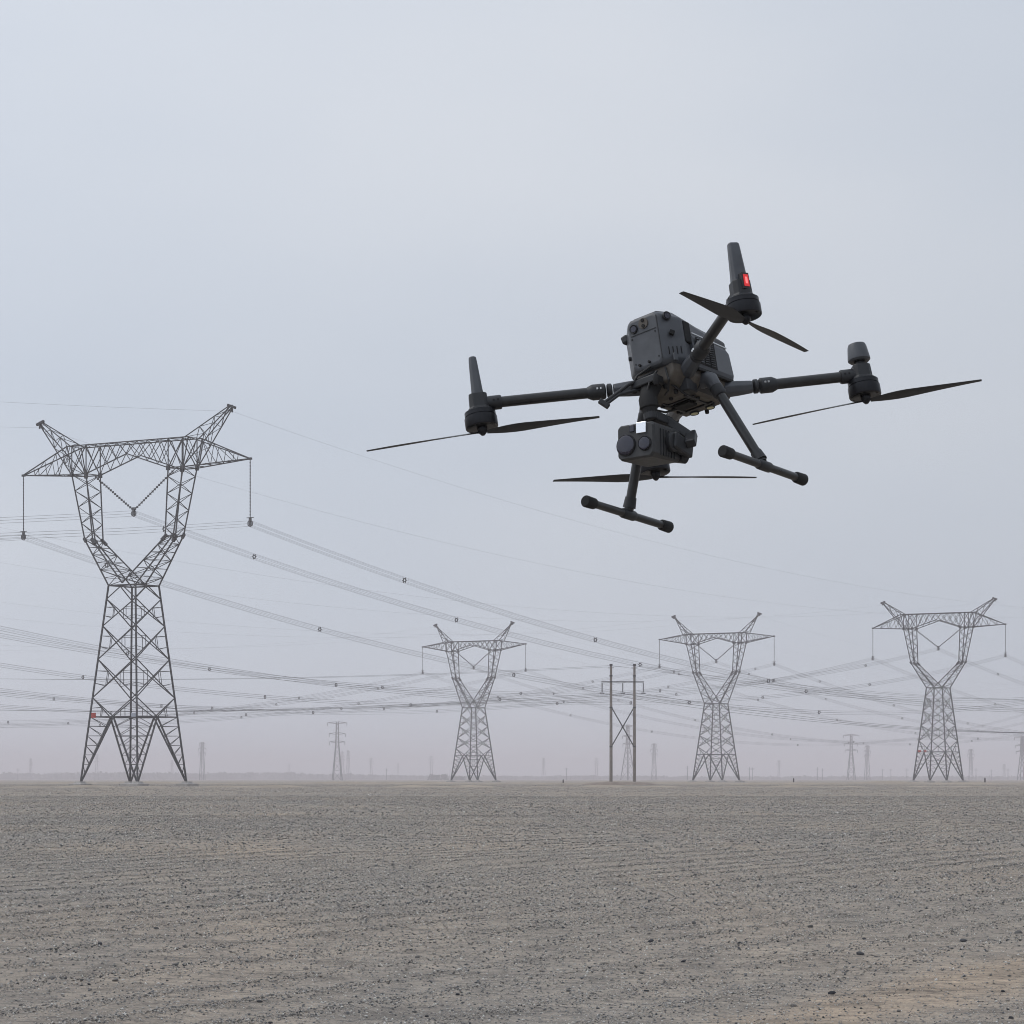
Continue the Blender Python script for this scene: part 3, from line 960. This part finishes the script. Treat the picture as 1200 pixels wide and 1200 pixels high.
# low banks of pushed-up earth across the plain
M['bank'] = mat('bank_earth', (0.33, 0.275, 0.215), 0.95, noise=(0.35, 0.22))
for bx0, bx1, d0, d1, hmax, sd_k in ((-90, 60, 338, 352, 0.34, 1.0), (-190, 230, 655, 690, 0.55, 2.3), (-40, 210, 560, 520, 0.42, 4.1)):
    m = MB(); n = 160; rows = [[], [], []]
    for k in range(n + 1):
        t = k / n; x = bx0 + (bx1 - bx0) * t; yb = d0 + (d1 - d0) * t + 2.0 * math.sin(t * 21 + sd_k)
        env = max(0.0, math.sin(math.pi * t)) ** 0.35
        hh_ = hmax * env * (0.45 + 0.3 * math.sin(t * 47 + sd_k) + 0.25 * math.sin(t * 131 + 2 * sd_k))
        rows[0].append((x, yb - 2.2, -0.06)); rows[1].append((x, yb, max(0.02, hh_))); rows[2].append((x, yb + 2.4, -0.06))
    for row in rows: m.v.extend(row)
    for j in range(2):
        for k in range(n):
            i0 = j * (n + 1) + k
            m.f.append((i0, i0 + 1, i0 + n + 2, i0 + n + 1))
    tag(m.build('earth_bank', M['bank'], smooth=True), kind='structure')

r = random.Random(3)
mb = MB()
for k in range(2600):
    px = r.uniform(-140, 1340)
    d = r.uniform(5200, 6600)
    big = 1.0 if px < 420 else (max(0.5, 1 - (px - 420) / 240) if px < 720 else 0.42)
    h = (12.5 + 0.6 * math.sin(px * 0.05)) * big * r.uniform(0.82, 1.05)
    crown_blob(mb, (gx(px, d), d, -0.5), r.uniform(9, 16), h, r)
o = mb.build('tree_belt', M['far_green'])
tag(o, 'hazy dark belt of far-off trees along the horizon', 'trees', kind='stuff')

M['bush'] = mat('bush_foliage', (0.05, 0.06, 0.04), 0.9)
M['bark'] = mat('bush_bark', (0.09, 0.07, 0.055), 0.9)
for k, (px, w, h, lab) in enumerate(((542, 14.5, 7.6, 'rounded dark bush at the foot of the smallest pylon'), (558, 9.5, 4.6, 'low dark bush behind the legs of the smallest pylon'))):
    d = 3700.0
    root = empty('bush', at_px(px, d)); tag(root, lab, 'bush', 'bushes by the smallest pylon')
    m = MB()
    for q in range(14):
        crown_blob(m, (r.uniform(-w, w) * 0.7, r.uniform(-w, w) * 0.6, 0.2), w * 0.42, h * r.uniform(0.6, 1.0), r)
    m.build('crown', M['bush'], root)
    m = MB()
    for q in range(5):
        a = q * 1.25
        m.tube([(0.1 * math.cos(a), 0.1 * math.sin(a), -0.1), (0.6 * w * 0.4 * math.cos(a), 0.3 * w * math.sin(a), h * 0.6)], [0.09, 0.03], 5)
    m.build('trunk', M['bark'], root)


# ------------------------------------------------------------------ the drone
D = {}
D['shell'] = mat('drone_shell', (0.076, 0.082, 0.094), 0.42, noise=(22, 0.22), bump=(700, 0.10))
D['dark'] = mat('drone_dark_plastic', (0.022, 0.0235, 0.027), 0.5, noise=(40, 0.2), bump=(800, 0.10))
D['camera'] = mat('camera_housing', (0.042, 0.043, 0.045), 0.5, noise=(50, 0.2), bump=(900, 0.15))
D['carbon'] = mat('drone_carbon_tube', (0.025, 0.025, 0.026), 0.33, noise=(60, 0.2))
D['belly'] = mat('drone_belly', (0.10, 0.087, 0.073), 0.6, noise=(45, 0.35))
D['rubber'] = mat('drone_rubber', (0.018, 0.018, 0.019), 0.8)
D['motor'] = mat('drone_motor', (0.020, 0.021, 0.025), 0.32, 0.5)
D['copper'] = mat('drone_motor_inside', (0.05, 0.022, 0.016), 0.5, 0.4)
D['glass'] = mat('lens_glass', (0.010, 0.009, 0.026), 0.07, spec=0.8)
D['window'] = mat('lens_window_mirror', (0.92, 0.93, 0.95), 0.04, 1.0)
D['trim'] = mat('drone_silver_mark', (0.62, 0.63, 0.64), 0.35, 0.6)
D['black'] = mat('drone_recess', (0.008, 0.008, 0.009), 0.8)
D['led'] = mat('red_status_light', (0.5, 0.03, 0.03), 0.4, emit=((0.85, 0.035, 0.04), 0.45))
D['ledcore'] = mat('red_status_light_core', (0.8, 0.2, 0.2), 0.4, emit=((1.0, 0.20, 0.20), 0.8))
D['lamp'] = mat('belly_lamp', (0.55, 0.52, 0.30), 0.25)
D['blade'] = mat('propeller_blade', (0.030, 0.031, 0.034), 0.45)
D['cable'] = mat('cable', (0.015, 0.015, 0.016), 0.55)

drone = empty('drone', (0.389, 7.004, 1.829))
drone.rotation_euler = (0.24841, -0.10652, -2.20855)
tag(drone, 'dark grey four-rotor drone with gimbal camera hovering before the pylons', 'drone')


def prism_x(secs):
    """secs: (x, [(y, z), ...]) rings along the drone's length"""
    m = MB(); m.loft([[(x, y, z) for y, z in ring] for x, ring in secs]); return m


def hexring(w, z0, z1, ch, cb):
    return [(-w + cb, z0), (w - cb, z0), (w, z0 + cb), (w, z1 - ch), (w - ch, z1), (-w + ch, z1), (-w, z1 - ch), (-w, z0 + cb)]


# head shell: narrow front face, chamfers back to full width
hull = prism_x([(-0.075, hexring(0.060, 0.004, 0.128, 0.020, 0.012)), (0.055, hexring(0.070, 0.004, 0.138, 0.022, 0.012)),
                (0.092, hexring(0.076, 0.006, 0.138, 0.024, 0.014)), (0.128, hexring(0.044, 0.010, 0.138, 0.010, 0.010)), (0.134, hexring(0.040, 0.016, 0.132, 0.010, 0.010))]
               ).build('fuselage', D['shell'], drone, smooth=True, bevel=0.004, fix=True)
m = MB(); m.loft([[(x, y, 0.1385 + dz) for x, y in ((0.085, -0.045), (0.118, -0.030), (0.118, 0.030), (0.085, 0.045))] for dz in (0, 0.004)])
m.build('top_hatch', D['dark'], hull, bevel=0.001, fix=True)


def disc(center, normal, r_, depth, name, material, parent, n=20, ring=None, dome=0.0):
    c = Vector(center); nn = Vector(normal).normalized()
    m = MB(); m.tube([c - nn * 0.002, c + nn * depth], r_, n)
    if dome:
        for q in range(1, 6):
            a = q / 6 * math.pi / 2
            m.tube([c + nn * (depth + dome * math.sin(a - math.pi / 12)), c + nn * (depth + dome * math.sin(a))], [r_ * math.cos(a - math.pi / 12), r_ * math.cos(a)], n, caps=(q == 5))
    o = m.build(name, material, parent, smooth=True)
    if ring:
        m = MB(); m.tube([c - nn * 0.002, c + nn * depth * 0.6, c + nn * depth * 1.2], [r_ * ring, r_ * ring, r_ * ring * 0.93], n, caps=False)
        m.tube([c + nn * depth * 1.2, c + nn * depth * 0.4], [r_ * ring * 0.93, r_ * 0.98], n, caps=False)
        m.build(name + '_ring', D['dark'], parent, smooth=True)
    return o


disc((0.134, -0.024, 0.112), (1, 0, 0), 0.0072, 0.003, 'forward_lens', D['glass'], hull, ring=1.5)
for z in (0.124, 0.111):
    disc((0.134, 0.003, z), (1, 0, 0), 0.0040, 0.0042, 'range_sensor', D['black'], hull)
m = MB(); m.tube([(0.1335, 0.003, 0.1175), (0.1362, 0.003, 0.1175)], 0.0125, 16); m.build('sensor_housing', D['belly'], hull, smooth=True)
nl = Vector((0.46, 0.89, 0)).normalized()
for (px_, py_, pz_) in ((0.1185, 0.0565, 0.121), ):
    disc((px_, py_, pz_), nl, 0.0068, 0.003, 'side_lens', D['glass'], hull, ring=1.5)
m = MB(); m.loft([[(0.121 + dx, 0.046 + dy, z) for z in (0.127, 0.127)] + [(0.117 + dx, 0.0545 + dy, z) for z in (0.124, 0.124)] for dx, dy in ((0, 0), (0.004, 0.006))])
m.build('brow', D['dark'], hull)
m = MB(); m.bar((0.119, 0.058, 0.082), (0.113, 0.066, 0.0765), 0.010, caps=True); m.build('catch', D['black'], hull, bevel=0.001)
m = MB(); m.bar((0.098, -0.062, 0.113), (0.098, -0.079, 0.109), 0.019, caps=True); m.build('side_sensor', D['dark'], hull, bevel=0.004)
disc((0.1165, -0.0535, 0.055), (0.66, -0.75, 0), 0.005, 0.006, 'side_button', D['dark'], hull)
# seam lines on the shell: raised ribs
m = MB(); m.bar((0.1345, 0.0385, 0.022), (0.1345, 0.0385, 0.126), 0.0018, caps=True); m.build('seam', D['dark'], hull)
for y in (-0.022, 0.004):
    m = MB(); m.tube([(0.134, y, 0.024), (0.139, y, 0.024)], 0.003, 8); m.build('screw', D['black'], hull)
m = MB(); m.box((0.108, 0.058, 0.012), (0.122, 0.064, 0.030)); m.build('tab', D['shell'], hull, bevel=0.002)

for (y, z) in ((-0.033, 0.030), (0.030, 0.030), (-0.033, 0.090), (0.030, 0.090)):
    m = MB(); m.tube([(0.1335, y, z), (0.1352, y, z)], 0.0022, 8); m.build('screw', D['dark'], hull)
m = MB(); m.bar((0.1346, -0.034, 0.097), (0.1346, 0.034, 0.097), 0.0014, caps=True); m.build('seam', D['dark'], hull)
for k in range(4):
    t = 0.2 + 0.2 * k
    m = MB(); c = Vector((0.128, 0.044, 0)).lerp(Vector((0.092, 0.076, 0)), t) + nl * 0.0006
    m.bar(c + Vector((0, 0, 0.030)), c + Vector((0, 0, 0.048)), 0.0016, caps=True); m.build('slot', D['black'], hull)
# battery block behind: two packs under a slab
slab = prism_x([(-0.128, hexring(0.052, 0.086, 0.120, 0.012, 0.004)), (-0.122, hexring(0.056, 0.082, 0.126, 0.014, 0.004)), (0.05, hexring(0.060, 0.082, 0.137, 0.016, 0.004))]
               ).build('battery_cover', D['dark'], drone, smooth=True, bevel=0.003, fix=True)
for k in range(5):
    m = MB(); x = 0.028 - k * 0.028
    z = 0.1365 - (0.05 - x) * 0.0625
    m.box((x - 0.004, -0.036, z - 0.003), (x + 0.004, 0.036, z + 0.002)); m.build('rib', D['shell'], slab, bevel=0.001)
for s in (-1, 1):
    pack = MB()
    y0, y1 = s * 0.030, s * 0.084
    pack.loft([[(x, y0, 0.004), (x, y1 - s * 0.004, 0.000 + dz * 0.2), (x, y1, 0.012 + dz * 0.3), (x, y1 - s * 0.004, 0.078 - dz), (x, y1 - s * 0.012, 0.086 - dz), (x, y0, 0.088 - dz)] for x, dz in ((0.062, 0.0), (-0.082, 0.002), (-0.094, 0.010))])
    pk = pack.build('battery_pack', D['shell'], drone, bevel=0.003, fix=True)
    # vent: a dark panel with rows of louvres
    m = MB(); yv = s * 0.0842
    m.box((-0.022, min(yv, yv + s * 0.0008), 0.012), (0.056, max(yv, yv + s * 0.0008), 0.076)); m.build('vent_panel', D['black'], pk)
    for c_ in range(3):
        for q in range(11):
            m = MB(); x = 0.044 - c_ * 0.024; z = 0.016 + q * 0.0055
            m.bar((x + 0.009, yv + s * 0.0014, z), (x - 0.009, yv + s * 0.0014, z + 0.002), 0.0026, 0.0022, caps=True)
            m.build('louvre', D['dark'] if c_ else D['shell'], pk)
    m = MB(); m.box((-0.088, min(yv, yv - s * 0.006), -0.004), (0.058, max(yv, yv - s * 0.006), 0.003)); m.build('lower_rail', D['rubber'], pk, bevel=0.001)
    m = MB(); m.bar((0.06, yv - s * 0.006, 0.086), (-0.086, yv - s * 0.006, 0.082), 0.003, caps=True); m.build('upper_edge', D['trim'] if s > 0 else D['shell'], pk)
m = MB(); m.box((0.058, 0.060, 0.060), (0.086, 0.0772, 0.112)); m.build('dark_gap', D['black'], drone, bevel=0.003)

# belly
belly = prism_x([(-0.112, [(-0.050, -0.030), (0.050, -0.030), (0.066, -0.012), (0.066, 0.004), (-0.066, 0.004), (-0.066, -0.012)]),
                 (-0.080, [(-0.052, -0.044), (0.052, -0.044), (0.074, -0.016), (0.074, 0.004), (-0.074, 0.004), (-0.074, -0.016)]),
                 (0.060, [(-0.050, -0.046), (0.050, -0.046), (0.074, -0.016), (0.074, 0.006), (-0.074, 0.006), (-0.074, -0.016)]),
                 (0.118, [(-0.038, -0.026), (0.038, -0.026), (0.052, -0.008), (0.052, 0.012), (-0.052, 0.012), (-0.052, -0.008)])]).build('belly', D['belly'], drone, bevel=0.003, fix=True)
for k, (x, y) in enumerate(((-0.070, 0.022), (-0.070, -0.022))):
    disc((x, y, -0.044), (0, 0, -1), 0.0085, 0.004, 'landing_lamp', D['lamp'], belly, ring=1.35)
for (x0, y0, x1, y1) in ((0.05, -0.03, -0.05, -0.03), (0.05, 0.03, -0.05, 0.03), (0.03, -0.045, 0.03, 0.045), (-0.045, -0.045, -0.045, 0.045)):
    m = MB(); m.bar((x0, y0, -0.0465), (x1, y1, -0.0465), 0.006, 0.004, caps=True); m.build('belly_rib', D['dark'], belly)
m = MB(); m.box((-0.015, -0.022, -0.054), (0.022, 0.022, -0.0455)); m.build('belly_sensor', D['black'], belly, bevel=0.002)
for s in (-1, 1):
    m = MB(); m.box((0.045, s * 0.052 - 0.012, -0.050), (0.085, s * 0.052 + 0.012, -0.020)); m.build('payload_bracket', D['dark'], belly, bevel=0.003)
    m = MB(); m.tube([(0.10, s * 0.03, -0.03), (0.075, s * 0.05, -0.058), (0.02, s * 0.045, -0.056), (-0.01, s * 0.02, -0.047)], 0.0028, 7); m.build('wiring', D['cable'], belly, smooth=True)

for (x, y) in ((0.085, 0.030), (0.085, -0.030), (0.010, 0.040), (-0.030, -0.040), (-0.090, 0.0), (0.060, 0.0), (-0.055, 0.038), (0.035, -0.040)):
    m = MB(); m.tube([(x, y, -0.040), (x, y, -0.050)], [0.0055, 0.0045], 9); m.build('stud', D['rubber'], belly)
for s in (-1, 1):
    m = MB(); m.loft([[(x, s * y, z) for y, z in ((0.055, -0.040), (0.066, -0.030), (0.070, -0.020), (0.058, -0.030))] for x in (-0.060, 0.036)]); m.build('side_strake', D['dark'], belly, bevel=0.001, fix=True)

# arms, motors, propellers
SPEC = [  # x, y of motor, z of arm end, z of motor centre, kind on top, blade heading in degrees
    (0.304, -0.357, 0.006, -0.033, 'antenna', -56), (0.304, 0.357, 0.024, -0.014, 'antenna', -178),
    (-0.308, 0.295, -0.006, -0.041, 'dome', -64), (-0.308, -0.295, -0.006, -0.041, 'dome', 146)]
for (mx, my, za, zm, kind, heading) in SPEC:
    sx = 1 if mx > 0 else -1; sy = 1 if my > 0 else -1
    root_ = Vector((sx * 0.082, sy * 0.070, -0.002 if sx > 0 else -0.016)); tip = Vector((mx, my, za))
    d = (tip - root_).normalized(); Ln = (tip - root_).length
    m = MB(); m.tube([root_ + d * 0.085, tip - d * 0.02], 0.0124, 18)
    arm = m.build('arm', D['carbon'], drone, smooth=True)
    m = MB()                                             # hinge block at the shoulder
    m.tube([root_ - d * 0.015, root_ + d * 0.02, root_ + d * 0.055], [0.020, 0.0185, 0.0155], 8)
    m.build('hinge', D['shell'], arm, bevel=0.002)
    m = MB(); m.tube([root_ + d * (0.058 + q) for q in (0, 0.002, 0.010, 0.012)], [0.0135, 0.0165, 0.0165, 0.0135], 20); m.build('lock_ring', D['dark'], arm, smooth=True)
    m = MB(); m.tube([root_ + d * (0.073 + q) for q in (0, 0.003, 0.030, 0.034, 0.042)], [0.0150, 0.0182, 0.0182, 0.0165, 0.0128], 20); m.build('lock_sleeve', D['dark'], arm, smooth=True)
    sd_ = d.cross(Vector((0, 0, 1))).normalized() * (1 if (mx > 0) == (my > 0) else -1)
    up_ = Vector((0, 0, 1))
    for sgn in (-1, 1):
        for q in (0.084, 0.092):
            m = MB(); c = root_ + d * q + sd_ * sgn * 0.0178 + up_ * 0.002
            m.bar(c - up_ * 0.0022, c + up_ * 0.0022, 0.0035, caps=True); m.build('mark', D['trim'], arm)
    # motor mount: socket around the tube, upright block above the motor
    mnt = MB()
    mnt.tube([tip - d * 0.052, tip - d * 0.049, tip - d * 0.028, tip - d * 0.012], [0.0150, 0.0165, 0.0165, 0.0150], 14)
    mount = mnt.build('motor_mount', D['dark'], drone, smooth=True)
    m = MB(); t2 = d.copy(); t2.z = 0; t2.normalize(); n2 = Vector((-t2.y, t2.x, 0))
    c0 = Vector((mx, my, 0))
    ring = lambda w, l, z, o_=0.0: [tuple(c0 + t2 * (a * l + o_) + n2 * (b * w) + Vector((0, 0, z))) for a, b in ((-1, -0.6), (-0.6, -1), (0.6, -1), (1, -0.6), (1, 0.6), (0.6, 1), (-0.6, 1), (-1, 0.6))]
    zt_ = za + 0.022
    m.loft([ring(0.027, 0.027, zm + 0.016), ring(0.0255, 0.0255, zm + 0.025), ring(0.0215, 0.022, zm + 0.027), ring(0.0205, 0.0205, zt_)])
    m.build('mount_block', D['dark'], mount, bevel=0.002, fix=True)
    for q in (-0.044, -0.034):
        m = MB(); c = tip + t2 * q + n2 * 0.0162; m.tube([c - n2 * 0.033, c + n2 * 0.001], 0.0026, 8); m.build('bolt', D['black'], mount)
    # motor bell, hanging below
    mo_ = MB(); zc = zm
    prof = [(0.0325, 0.0205), (0.0355, 0.0190), (0.0355, 0.0090), (0.0342, 0.0082), (0.0342, 0.0062), (0.0374, 0.0052), (0.0374, -0.0165), (0.0362, -0.0185), (0.0305, -0.0190), (0.0295, -0.0165), (0.0230, -0.0165)]
    mo_.tube([(mx, my, zc + z) for _, z in prof], [r_ for r_, _ in prof], 28)
    motor = mo_.build('motor', D['motor'], drone, smooth=True)
    m = MB(); m.tube([(mx, my, zc - 0.0160), (mx, my, zc - 0.0185)], [0.0235, 0.0190], 20); m.build('winding_ring', D['copper'], motor, smooth=True)
    m = MB(); m.tube([(mx, my, zc - 0.018), (mx, my, zc - 0.026), (mx, my, zc - 0.031), (mx, my, zc - 0.036)], [0.012, 0.012, 0.0085, 0.004], 14); m.build('propeller_hub', D['motor'], motor, smooth=True)
    for flip in (0, 180):
        h = R(heading + flip)
        ex = Vector((math.cos(h), math.sin(h), 0)); ey = Vector((-math.sin(h), math.cos(h), 0)); ez = Vector((0, 0, 1))
        b = MB(); secs = []
        for q in range(13):
            t = q / 12; rr_ = 0.010 + 0.256 * t
            ch = 0.012 + 0.021 * math.sin(min(1, t / 0.34) * math.pi / 2) - 0.021 * max(0, (t - 0.3) / 0.7) ** 1.2
            tw = R(19) * (1 - t) ** 1.2 + R(4)
            th = 0.0034 - 0.0023 * t
            cz = zc - 0.029 - 0.004 * t * t
            sec = []
            for u_, w_ in ((-0.5, 0), (-0.25, 0.6), (0.05, 0.9), (0.5, 0), (0.05, -0.5), (-0.25, -0.4)):
                yv = u_ * ch; zv_ = w_ * th
                sec.append(Vector((mx, my, cz)) + ex * rr_ + ey * (yv * math.cos(tw) - zv_ * math.sin(tw)) + ez * (yv * math.sin(tw) * (1 if sx * sy > 0 else -1) + zv_ * math.cos(tw)))
            secs.append(sec)
        b.loft(secs); b.build('propeller_blade', D['blade'], motor, smooth=True, fix=True)
    if kind == 'antenna':
        an = MB()
        ring2 = lambda w, l, z: [tuple(c0 + t2 * (a * l) + n2 * (b * w) + Vector((0, 0, z))) for a, b in ((-1, -0.7), (-0.5, -1), (0.5, -1), (1, -0.7), (1, 0.7), (0.5, 1), (-0.5, 1), (-1, 0.7))]
        an.loft([ring2(0.0185, 0.0135, zt_ - 0.002), ring2(0.0172, 0.0125, zt_ + 0.012), ring2(0.0135, 0.0095, zt_ + 0.075), ring2(0.0125, 0.0085, zt_ + 0.088), ring2(0.010, 0.006, zt_ + 0.091)])
        an.build('antenna', D['shell'], drone, bevel=0.0015, fix=True)
        # status light on the outer face of the mount (only the one seen burning)
        if sy < 0:
            continue
        ln = Vector((0.36, sy, 0)).normalized(); lw = Vector((-ln.y, ln.x, 0)); lo = MB(); f = c0 + ln * 0.0228
        quad = lambda w, za_, zb_, ks: [[tuple(f + ln * k + lw * b + Vector((0, 0, z))) for b, z in ((-w, za_), (w, za_), (w * 0.92, zb_), (-w * 0.92, zb_))] for k in ks]
        lo.loft(quad(0.0105, zt_ - 0.024, zt_ + 0.014, (-0.012, 0.0002)))
        bz = lo.build('light_bezel', D['dark'], mount, bevel=0.0012, fix=True)
        lo = MB(); lo.loft(quad(0.0070, zt_ - 0.018, zt_ + 0.009, (-0.004, 0.0012))); lo.build('status_light', D['led'], mount, fix=True)
        lo = MB(); lo.loft(quad(0.0030, zt_ - 0.012, zt_ + 0.003, (0.0, 0.0017))); lo.build('status_light_core', D['ledcore'], mount, fix=True)
    else:
        st = MB(); st.tube([(mx, my, zt_ - 0.004), (mx, my, zt_ + 0.016)], [0.014, 0.0115], 14)
        dm = MB(); dm.tube([(mx, my, zt_ + 0.010), (mx, my, zt_ + 0.014), (mx, my, zt_ + 0.018), (mx, my, zt_ + 0.046), (mx, my, zt_ + 0.052), (mx, my, zt_ + 0.054)], [0.022, 0.0262, 0.0262, 0.0222, 0.020, 0.014], 24)
        dome = dm.build('positioning_dome', D['shell'], drone, smooth=True)
        st.build('stalk', D['dark'], dome, smooth=True)

# landing gear
for s in (-1, 1):
    top = Vector((0.022, s * 0.088, -0.022)); bot = Vector((0.019, s * 0.182, -0.250))
    d = (bot - top).normalized()
    m = MB(); m.tube([top + d * 0.03, bot], 0.0112, 16)
    leg = m.build('landing_leg', D['carbon'], drone, smooth=True)
    m = MB(); m.tube([(0.022, s * 0.045, -0.014), (0.022, s * 0.075, -0.016), tuple(top), tuple(top + d * 0.022)], [0.021, 0.0195, 0.0175, 0.0150], 12); m.build('elbow', D['shell'], leg, smooth=True)
    m = MB(); m.tube([top + d * q for q in (0.020, 0.023, 0.044, 0.048)], [0.0135, 0.0160, 0.0160, 0.0130], 18); m.build('lock_sleeve', D['dark'], leg, smooth=True)
    m = MB(); m.tube([bot - d * 0.030, bot - d * 0.006], [0.0132, 0.0150], 14); m.build('tee_joint', D['dark'], leg, smooth=True)
    xs0, xs1 = 0.019 + 0.165, 0.019 - 0.165
    m = MB(); m.tube([(xs0, s * 0.185, -0.259), (xs1, s * 0.185, -0.259)], 0.0090, 14)
    sk = m.build('skid', D['carbon'], drone, smooth=True)
    m = MB(); m.tube([(0.044, s * 0.185, -0.259), (0.040, s * 0.185, -0.259), (-0.002, s * 0.185, -0.259), (-0.006, s * 0.185, -0.259)], [0.0095, 0.0118, 0.0118, 0.0095], 14); m.build('saddle', D['dark'], sk, smooth=True)
    for x, e in ((xs0, 1), (xs1, -1)):
        m = MB(); m.tube([(x - e * 0.030, s * 0.185, -0.259), (x - e * 0.026, s * 0.185, -0.259), (x + e * 0.004, s * 0.185, -0.259), (x + e * 0.008, s * 0.185, -0.259)], [0.0105, 0.0130, 0.0138, 0.0110], 16)
        m.build('rubber_foot', D['rubber'], sk, smooth=True)

# gimbal and camera
GX, GY = 0.140, -0.012
gm = MB(); gm.tube([(GX - 0.02, GY, -0.020), (GX - 0.012, GY, -0.040), (GX, GY, -0.058), (GX, GY, -0.061), (GX, GY, -0.082), (GX, GY, -0.085), (GX, GY, -0.098)], [0.028, 0.0215, 0.0190, 0.0215, 0.0215, 0.018, 0.016], 22)
gmo = gm.build('gimbal_mount', D['rubber'], drone, smooth=True)
m = MB(); m.box((GX - 0.045, GY - 0.034, -0.030), (GX + 0.012, GY + 0.034, -0.012)); m.build('damper_plate', D['dark'], gmo, bevel=0.003)
for yy in (-0.030, 0.030):
    for xx in (-0.036, 0.004):
        m = MB(); m.tube([(GX + xx, GY + yy, -0.012), (GX + xx, GY + yy, -0.020), (GX + xx, GY + yy, -0.030), (GX + xx, GY + yy, -0.038)], [0.006, 0.0085, 0.0085, 0.005], 10); m.build('damper', D['rubber'], gmo, smooth=True)
gy = MB()
gy.tube([(GX, GY, -0.088), (GX, GY, -0.112)], 0.0165, 16)
gy.bar((GX - 0.002, GY + 0.002, -0.102), (GX - 0.055, GY + 0.012, -0.112), 0.026, 0.022, caps=True)
gy.bar((GX - 0.048, GY + 0.010, -0.104), (GX - 0.060, GY + 0.066, -0.164), 0.028, 0.020, caps=True)
gy.bar((GX - 0.060, GY + 0.062, -0.152), (GX - 0.030, GY + 0.072, -0.186), 0.024, 0.020, caps=True)
gyo = gy.build('gimbal_arm', D['dark'], drone, bevel=0.003)
cam_e = MB()
cx0, cx1, cw, z0, z1 = -0.062, 0.060, 0.048, -0.037, 0.043
cam_e.loft([[(x, y, z) for y, z in ring] for x, ring in (
    (cx0, hexring(cw - 0.005, z0 + 0.012, z1 - 0.006, 0.007, 0.008)), (cx0 + 0.010, hexring(cw, z0 + 0.006, z1, 0.007, 0.008)),
    (cx1 - 0.006, hexring(cw, z0, z1, 0.007, 0.009)), (cx1, hexring(cw - 0.003, z0 + 0.003, z1 - 0.003, 0.006, 0.008)))])
gc = cam_e.build('gimbal_camera', D['camera'], drone, bevel=0.0012, fix=True)
gc.location = (0.158, -0.016, -0.178); gc.rotation_euler = (-0.17, 0.02, 0.02)
disc((cx1, -0.0235, -0.004), (1, 0, 0), 0.0225, 0.004, 'lens', D['glass'], gc, n=28, ring=1.10, dome=0.0030)
disc((cx1, 0.0255, -0.006), (1, 0, 0), 0.0145, 0.004, 'lens', D['glass'], gc, n=24, ring=1.14, dome=0.0015)
m = MB(); m.box((cx1 - 0.001, 0.004, 0.018), (cx1 + 0.0035, 0.030, 0.043)); wdw = m.build('lens_window', D['window'], gc, bevel=0.001)
wdw['label'] = 'bright mirror-like window on the camera front'
m = MB(); m.box((cx1 - 0.001, -0.014, 0.024), (cx1 + 0.0025, -0.002, 0.040)); m.build('laser_window', D['glass'], gc, bevel=0.001)
m = MB(); m.tube([(-0.010, cw - 0.003, 0.006), (-0.010, cw + 0.010, 0.006), (-0.010, cw + 0.013, 0.006)], [0.0225, 0.0225, 0.019], 22); m.build('tilt_motor', D['dark'], gc, smooth=True)
m = MB(); m.bar((-0.004, cw + 0.009, 0.010), (-0.076, cw + 0.010, -0.004), 0.020, 0.036, caps=True); m.build('tilt_arm', D['dark'], gc, bevel=0.004)
m = MB(); m.tube([(-0.064, cw - 0.02, -0.012), (-0.064, cw + 0.006, -0.020)], [0.016, 0.014], 16); m.build('rear_knob', D['motor'], gc, smooth=True)
for k in range(6):
    m = MB(); x = 0.030 - k * 0.011
    m.bar((x, cw + 0.0005, -0.030), (x, cw + 0.0005, 0.030), 0.0022, caps=True); m.build('cooling_fin', D['dark'], gc)

# front bracket with its two thin rods and the looping leads
tipb = Vector((0.204, -0.088, -0.058))
br = MB(); br.tube([(0.118, 0.004, 0.004), (0.160, -0.045, -0.020), tuple(tipb)], 0.0040, 8)
bro = br.build('bracket_rod', D['dark'], drone, smooth=True)
br = MB(); br.tube([(0.128, -0.020, -0.028), (0.178, -0.062, -0.042), tuple(tipb + Vector((0, 0.004, -0.006)))], 0.0036, 8); br.build('bracket_rod', D['dark'], drone, smooth=True)
m = MB(); m.bar(tipb + Vector((0.006, -0.008, 0.006)), tipb + Vector((-0.004, 0.008, -0.012)), 0.012, caps=True); m.build('rod_end', D['dark'], bro, bevel=0.002)
for k, pts in enumerate((((0.136, 0.006, 0.012), (0.152, -0.022, -0.004), (0.150, -0.045, -0.022), (0.125, -0.050, -0.030)),
                         ((0.130, 0.016, 0.000), (0.150, 0.004, -0.030), (0.150, -0.010, -0.055)),
                         ((0.122, 0.034, 0.004), (0.128, 0.042, -0.030), (0.118, 0.030, -0.050), (0.100, 0.010, -0.050)))):
    m = MB(); m.tube(pts, 0.0026, 7); m.build('cable', D['cable'], drone, smooth=True)

# ------------------------------------------------------------------ haze
m = MB(); m.box((-9600, -9600, -3.0), (9600, 9600, 62.0))
hz = bpy.data.materials.new('haze_air'); hz.use_nodes = True
nt = hz.node_tree; nt.nodes.clear()
out = nt.nodes.new('ShaderNodeOutputMaterial'); pv = nt.nodes.new('ShaderNodeVolumePrincipled')
pv.inputs['Color'].default_value = (0.945, 0.89, 0.925, 1); pv.inputs['Density'].default_value = 0.00030; pv.inputs['Anisotropy'].default_value = 0.0
nt.links.new(pv.outputs['Volume'], out.inputs['Volume'])
o = m.build('haze', hz)
tag(o, 'pale dusty haze hanging over the whole plain', 'haze', kind='stuff')
o.display_type = 'WIRE'
